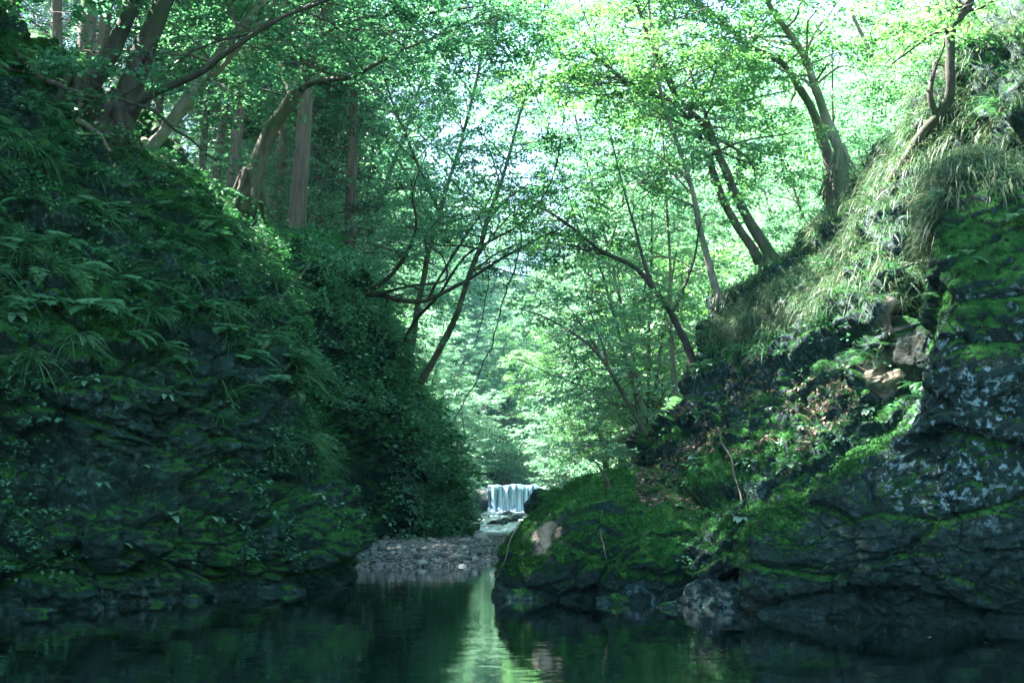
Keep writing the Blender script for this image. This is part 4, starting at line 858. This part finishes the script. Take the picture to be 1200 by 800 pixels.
def cover(name, key, n, cond, nl, R, L, mat, label, cat, rng, out=.12, wr=.62):
    s = SHEETS[key]; idx = np.where(cond(s['u'], s['v'], s['n'], s['p']))[0]; i = rng.choice(idx, n)
    nn = s['ns'][i]; cen = s['p'][i] + nn * rng.uniform(0, out, (n, 1)); ax = nrm(nn + rng.normal(size=(n, 3)) * .5)
    pos, nor, dr = spray_leaves(cen, ax, rng, nl, R * rng.uniform(.5, 1.3, n), .12, .45)
    k = len(pos); Ls = L * rng.uniform(.6, 1.3, k)
    return tag(link(name, leaves_mesh(name, pos, nor, dr, Ls, Ls * wr, mat, rng, gaps=False)), label, cat, kind='stuff')
r3 = np.random.default_rng(91)
cover('creeper_leaves', 2, 2300, lambda u, v, n, p: (v > .8) & (v < 8) & (u < 6) & (u > .9) & (fbm(p * .55, 3, 8) + .35 * n[:, 2] > -.02), 22, .6, .12, M['buttress'], 'mass of small creeper leaves draping the buttress', 'creeper', r3, .16)
cover('bank_shrubs', 2, 560, lambda u, v, n, p: (v > 1.5) & (v < 8) & (u < 6.5) & (u > .5) & (fbm(p * .9, 3, 88) > .12), 16, .62, .17, M['fern'], 'larger leafed shrubs growing out of the buttress', 'shrubs', r3, .2)
cover('ivy_leaves', 1, 1600, lambda u, v, n, p: (v > 1.5) & (v < 8.5) & (fbm(p * .6, 3, 18) > -.02), 8, .25, .07, M['creeper'], 'scattered ivy and seedlings over the left cliff', 'ivy', r3, .06)
cover('undergrowth', 1, 1100, lambda u, v, n, p: (v > 5.2) & (v < 9), 12, .32, .06, M['fern'], 'low green undergrowth on the brow of the left cliff', 'undergrowth', r3, .2)
cover('moss_plants', 4, 650, lambda u, v, n, p: (v > 1.6) & (v < 9) & (fbm(p * .7, 3, 28) > .02), 7, .18, .06, M['creeper'], 'small creeping plants on the right outcrop', 'creeping plants', r3, .04)
# moss tufts: short soft shoots standing on the mossy parts
M['moss'] = leaf_mat('moss_shoot', (0.006, 0.034, 0.010), (0.018, 0.074, 0.014), (0.042, 0.12, 0.022), 0.25, 0.01)
def moss_tufts(name, key, n, label):
    s = SHEETS[key]; idx = np.where((s['ms'] > .58) & (s['p'][:, 2] > .05))[0]; i = r3.choice(idx, n)
    nn = s['n'][i]; dr = nrm(nn + r3.normal(size=(n, 3)) * .5 + np.array([0, 0, -.2])); t_ = np.cross(nn, r3.normal(size=(n, 3)))
    Ls = .024 * r3.uniform(.5, 1.3, n)
    tag(link(name, leaves_mesh(name, s['p'][i] + r3.normal(size=(n, 3)) * .015, nrm(t_ + 1e-6), dr, Ls, Ls * .55, M['moss'], r3, gaps=False)), label, 'moss', kind='stuff')
moss_tufts('moss', 3, 60000, 'velvety moss on the central boulder')
moss_tufts('moss', 4, 90000, 'velvety moss on the right outcrop')
moss_tufts('moss', 5, 30000, 'moss on the ledges of the lichen wall')
moss_tufts('moss', 1, 60000, 'moss on the foot and ledges of the left cliff')
# dead leaves
def litter(name, key, n, cond, label):
    s = SHEETS[key]; idx = np.where(cond(s['u'], s['v'], s['n'], s['p']) & (s['n'][:, 2] > .25))[0]
    if not len(idx): return
    i = r3.choice(idx, n); nn = nrm(s['n'][i] + r3.normal(size=(n, 3)) * .35)
    Ls = .07 * r3.uniform(.6, 1.3, n)
    tag(link(name, leaves_mesh(name, s['p'][i] + s['n'][i] * .015, nn, r3.normal(size=(n, 3)), Ls, Ls * .6, M['litter'], r3, gaps=False)), label, 'dead leaves', kind='stuff')
litter('leaf_litter', 4, 3000, lambda u, v, n, p: (v > 4) & (v < 8) & (u > 1) & (u < 6) & (fbm(p * .8, 3, 38) > 0), 'brown dead leaves lying on the ledges of the outcrop')
litter('leaf_litter', 3, 1400, lambda u, v, n, p: (u > 4.5) & (v > 3.4) & (v < 5.4), 'brown dead leaves in the saddle behind the mossy boulder')
nf_ = 160; fx = r3.uniform(-6, 5, nf_); fy = np.where(fx > -.2, r3.uniform(8.5, 13.4, nf_), r3.uniform(8.5, 19, nf_)); cl_ = r3.random(nf_) < .6
fx = np.where(cl_, r3.choice([-4.6, -2.6, 1.2, 3.4, 2.2], nf_) + r3.normal(size=nf_) * .5, fx); fy = np.where(cl_, np.interp(fx, [-5, -2.6, 1.2, 3.4], [12.2, 15, 12.6, 11]) + r3.normal(size=nf_) * .6, fy)
lf_ = .05 * r3.uniform(.6, 1.2, nf_)
tag(link('floating_leaves', leaves_mesh('floating_leaves', np.stack([fx, fy, np.full(nf_, .012)], 1), nrm(np.array([0, 0, 1.0]) + r3.normal(size=(nf_, 3)) * .05), r3.normal(size=(nf_, 3)), lf_, lf_ * .6, M['litter'], r3, gaps=False, fold=.03)), 'fallen leaves floating on the pool', 'floating leaves', kind='stuff')
# long grass of the right slope
def grass(name, key, n, cond, L0, label, rng):
    s = SHEETS[key]; idx = np.where(cond(s['u'], s['v'], s['n'], s['p']))[0]; i = rng.choice(idx, n); cl = rng.choice(i, n)
    tuft = s['p'][cl[:n // 14]]; ti = rng.integers(0, len(tuft), n); nn = s['ns'][cl[:n // 14]][ti]
    pos = tuft[ti] + rng.normal(size=(n, 3)) * .05
    d = nn * .5 + np.array([0, 0, .55]) + rng.normal(size=(n, 3)) * .35
    v, f, r = blades(pos, d, L0 * rng.uniform(.5, 1.3, n), np.full(n, .0065), rng.uniform(.6, 1.4, n), rng)
    tag(link(name, mesh_np(name, v, [f], M['grass'], fattrs={'rnd': r})), label, 'grass', kind='stuff')
grass('long_grass', 4, 42000, lambda u, v, n, p: (v > 7.0 + .9 * fbm(p * .8, 2, 71)) & (u > 1.4) & (u < 9.5) & (p[:, 2] > 4.2), .5, 'long pale drooping grass covering the right slope', r3)
grass('ledge_grass', 5, 9000, lambda u, v, n, p: (v > 5.6) & (u > 5.6), .4, 'grass along the brow of the lichen wall', r3)

# ------------------------------------------------------------------ haze
hz, t, out = newmat('haze'); pv = N(t, 'ShaderNodeVolumePrincipled'); pv.inputs['Color'].default_value = (0.40, 0.92, 1.0, 1); pv.inputs['Density'].default_value = 0.0003; pv.inputs['Anisotropy'].default_value = 0.0
t.links.new(pv.outputs[0], out.inputs['Volume'])
mb = MB(); boxv(mb, -401, 401, -401, 601, -3, 135); o = mb.build('haze', hz, smooth=False); tag(o, kind='stuff')
# a prototype that no spot used is removed
for k_, protos in ((id(ced), ced), (id(bt), bt), (id(sh), sh)):
    for i_, o_ in enumerate(protos):
        if i_ not in used_by.get(k_, set()):
            for c_ in list(o_.children): bpy.data.objects.remove(c_)
            bpy.data.objects.remove(o_)
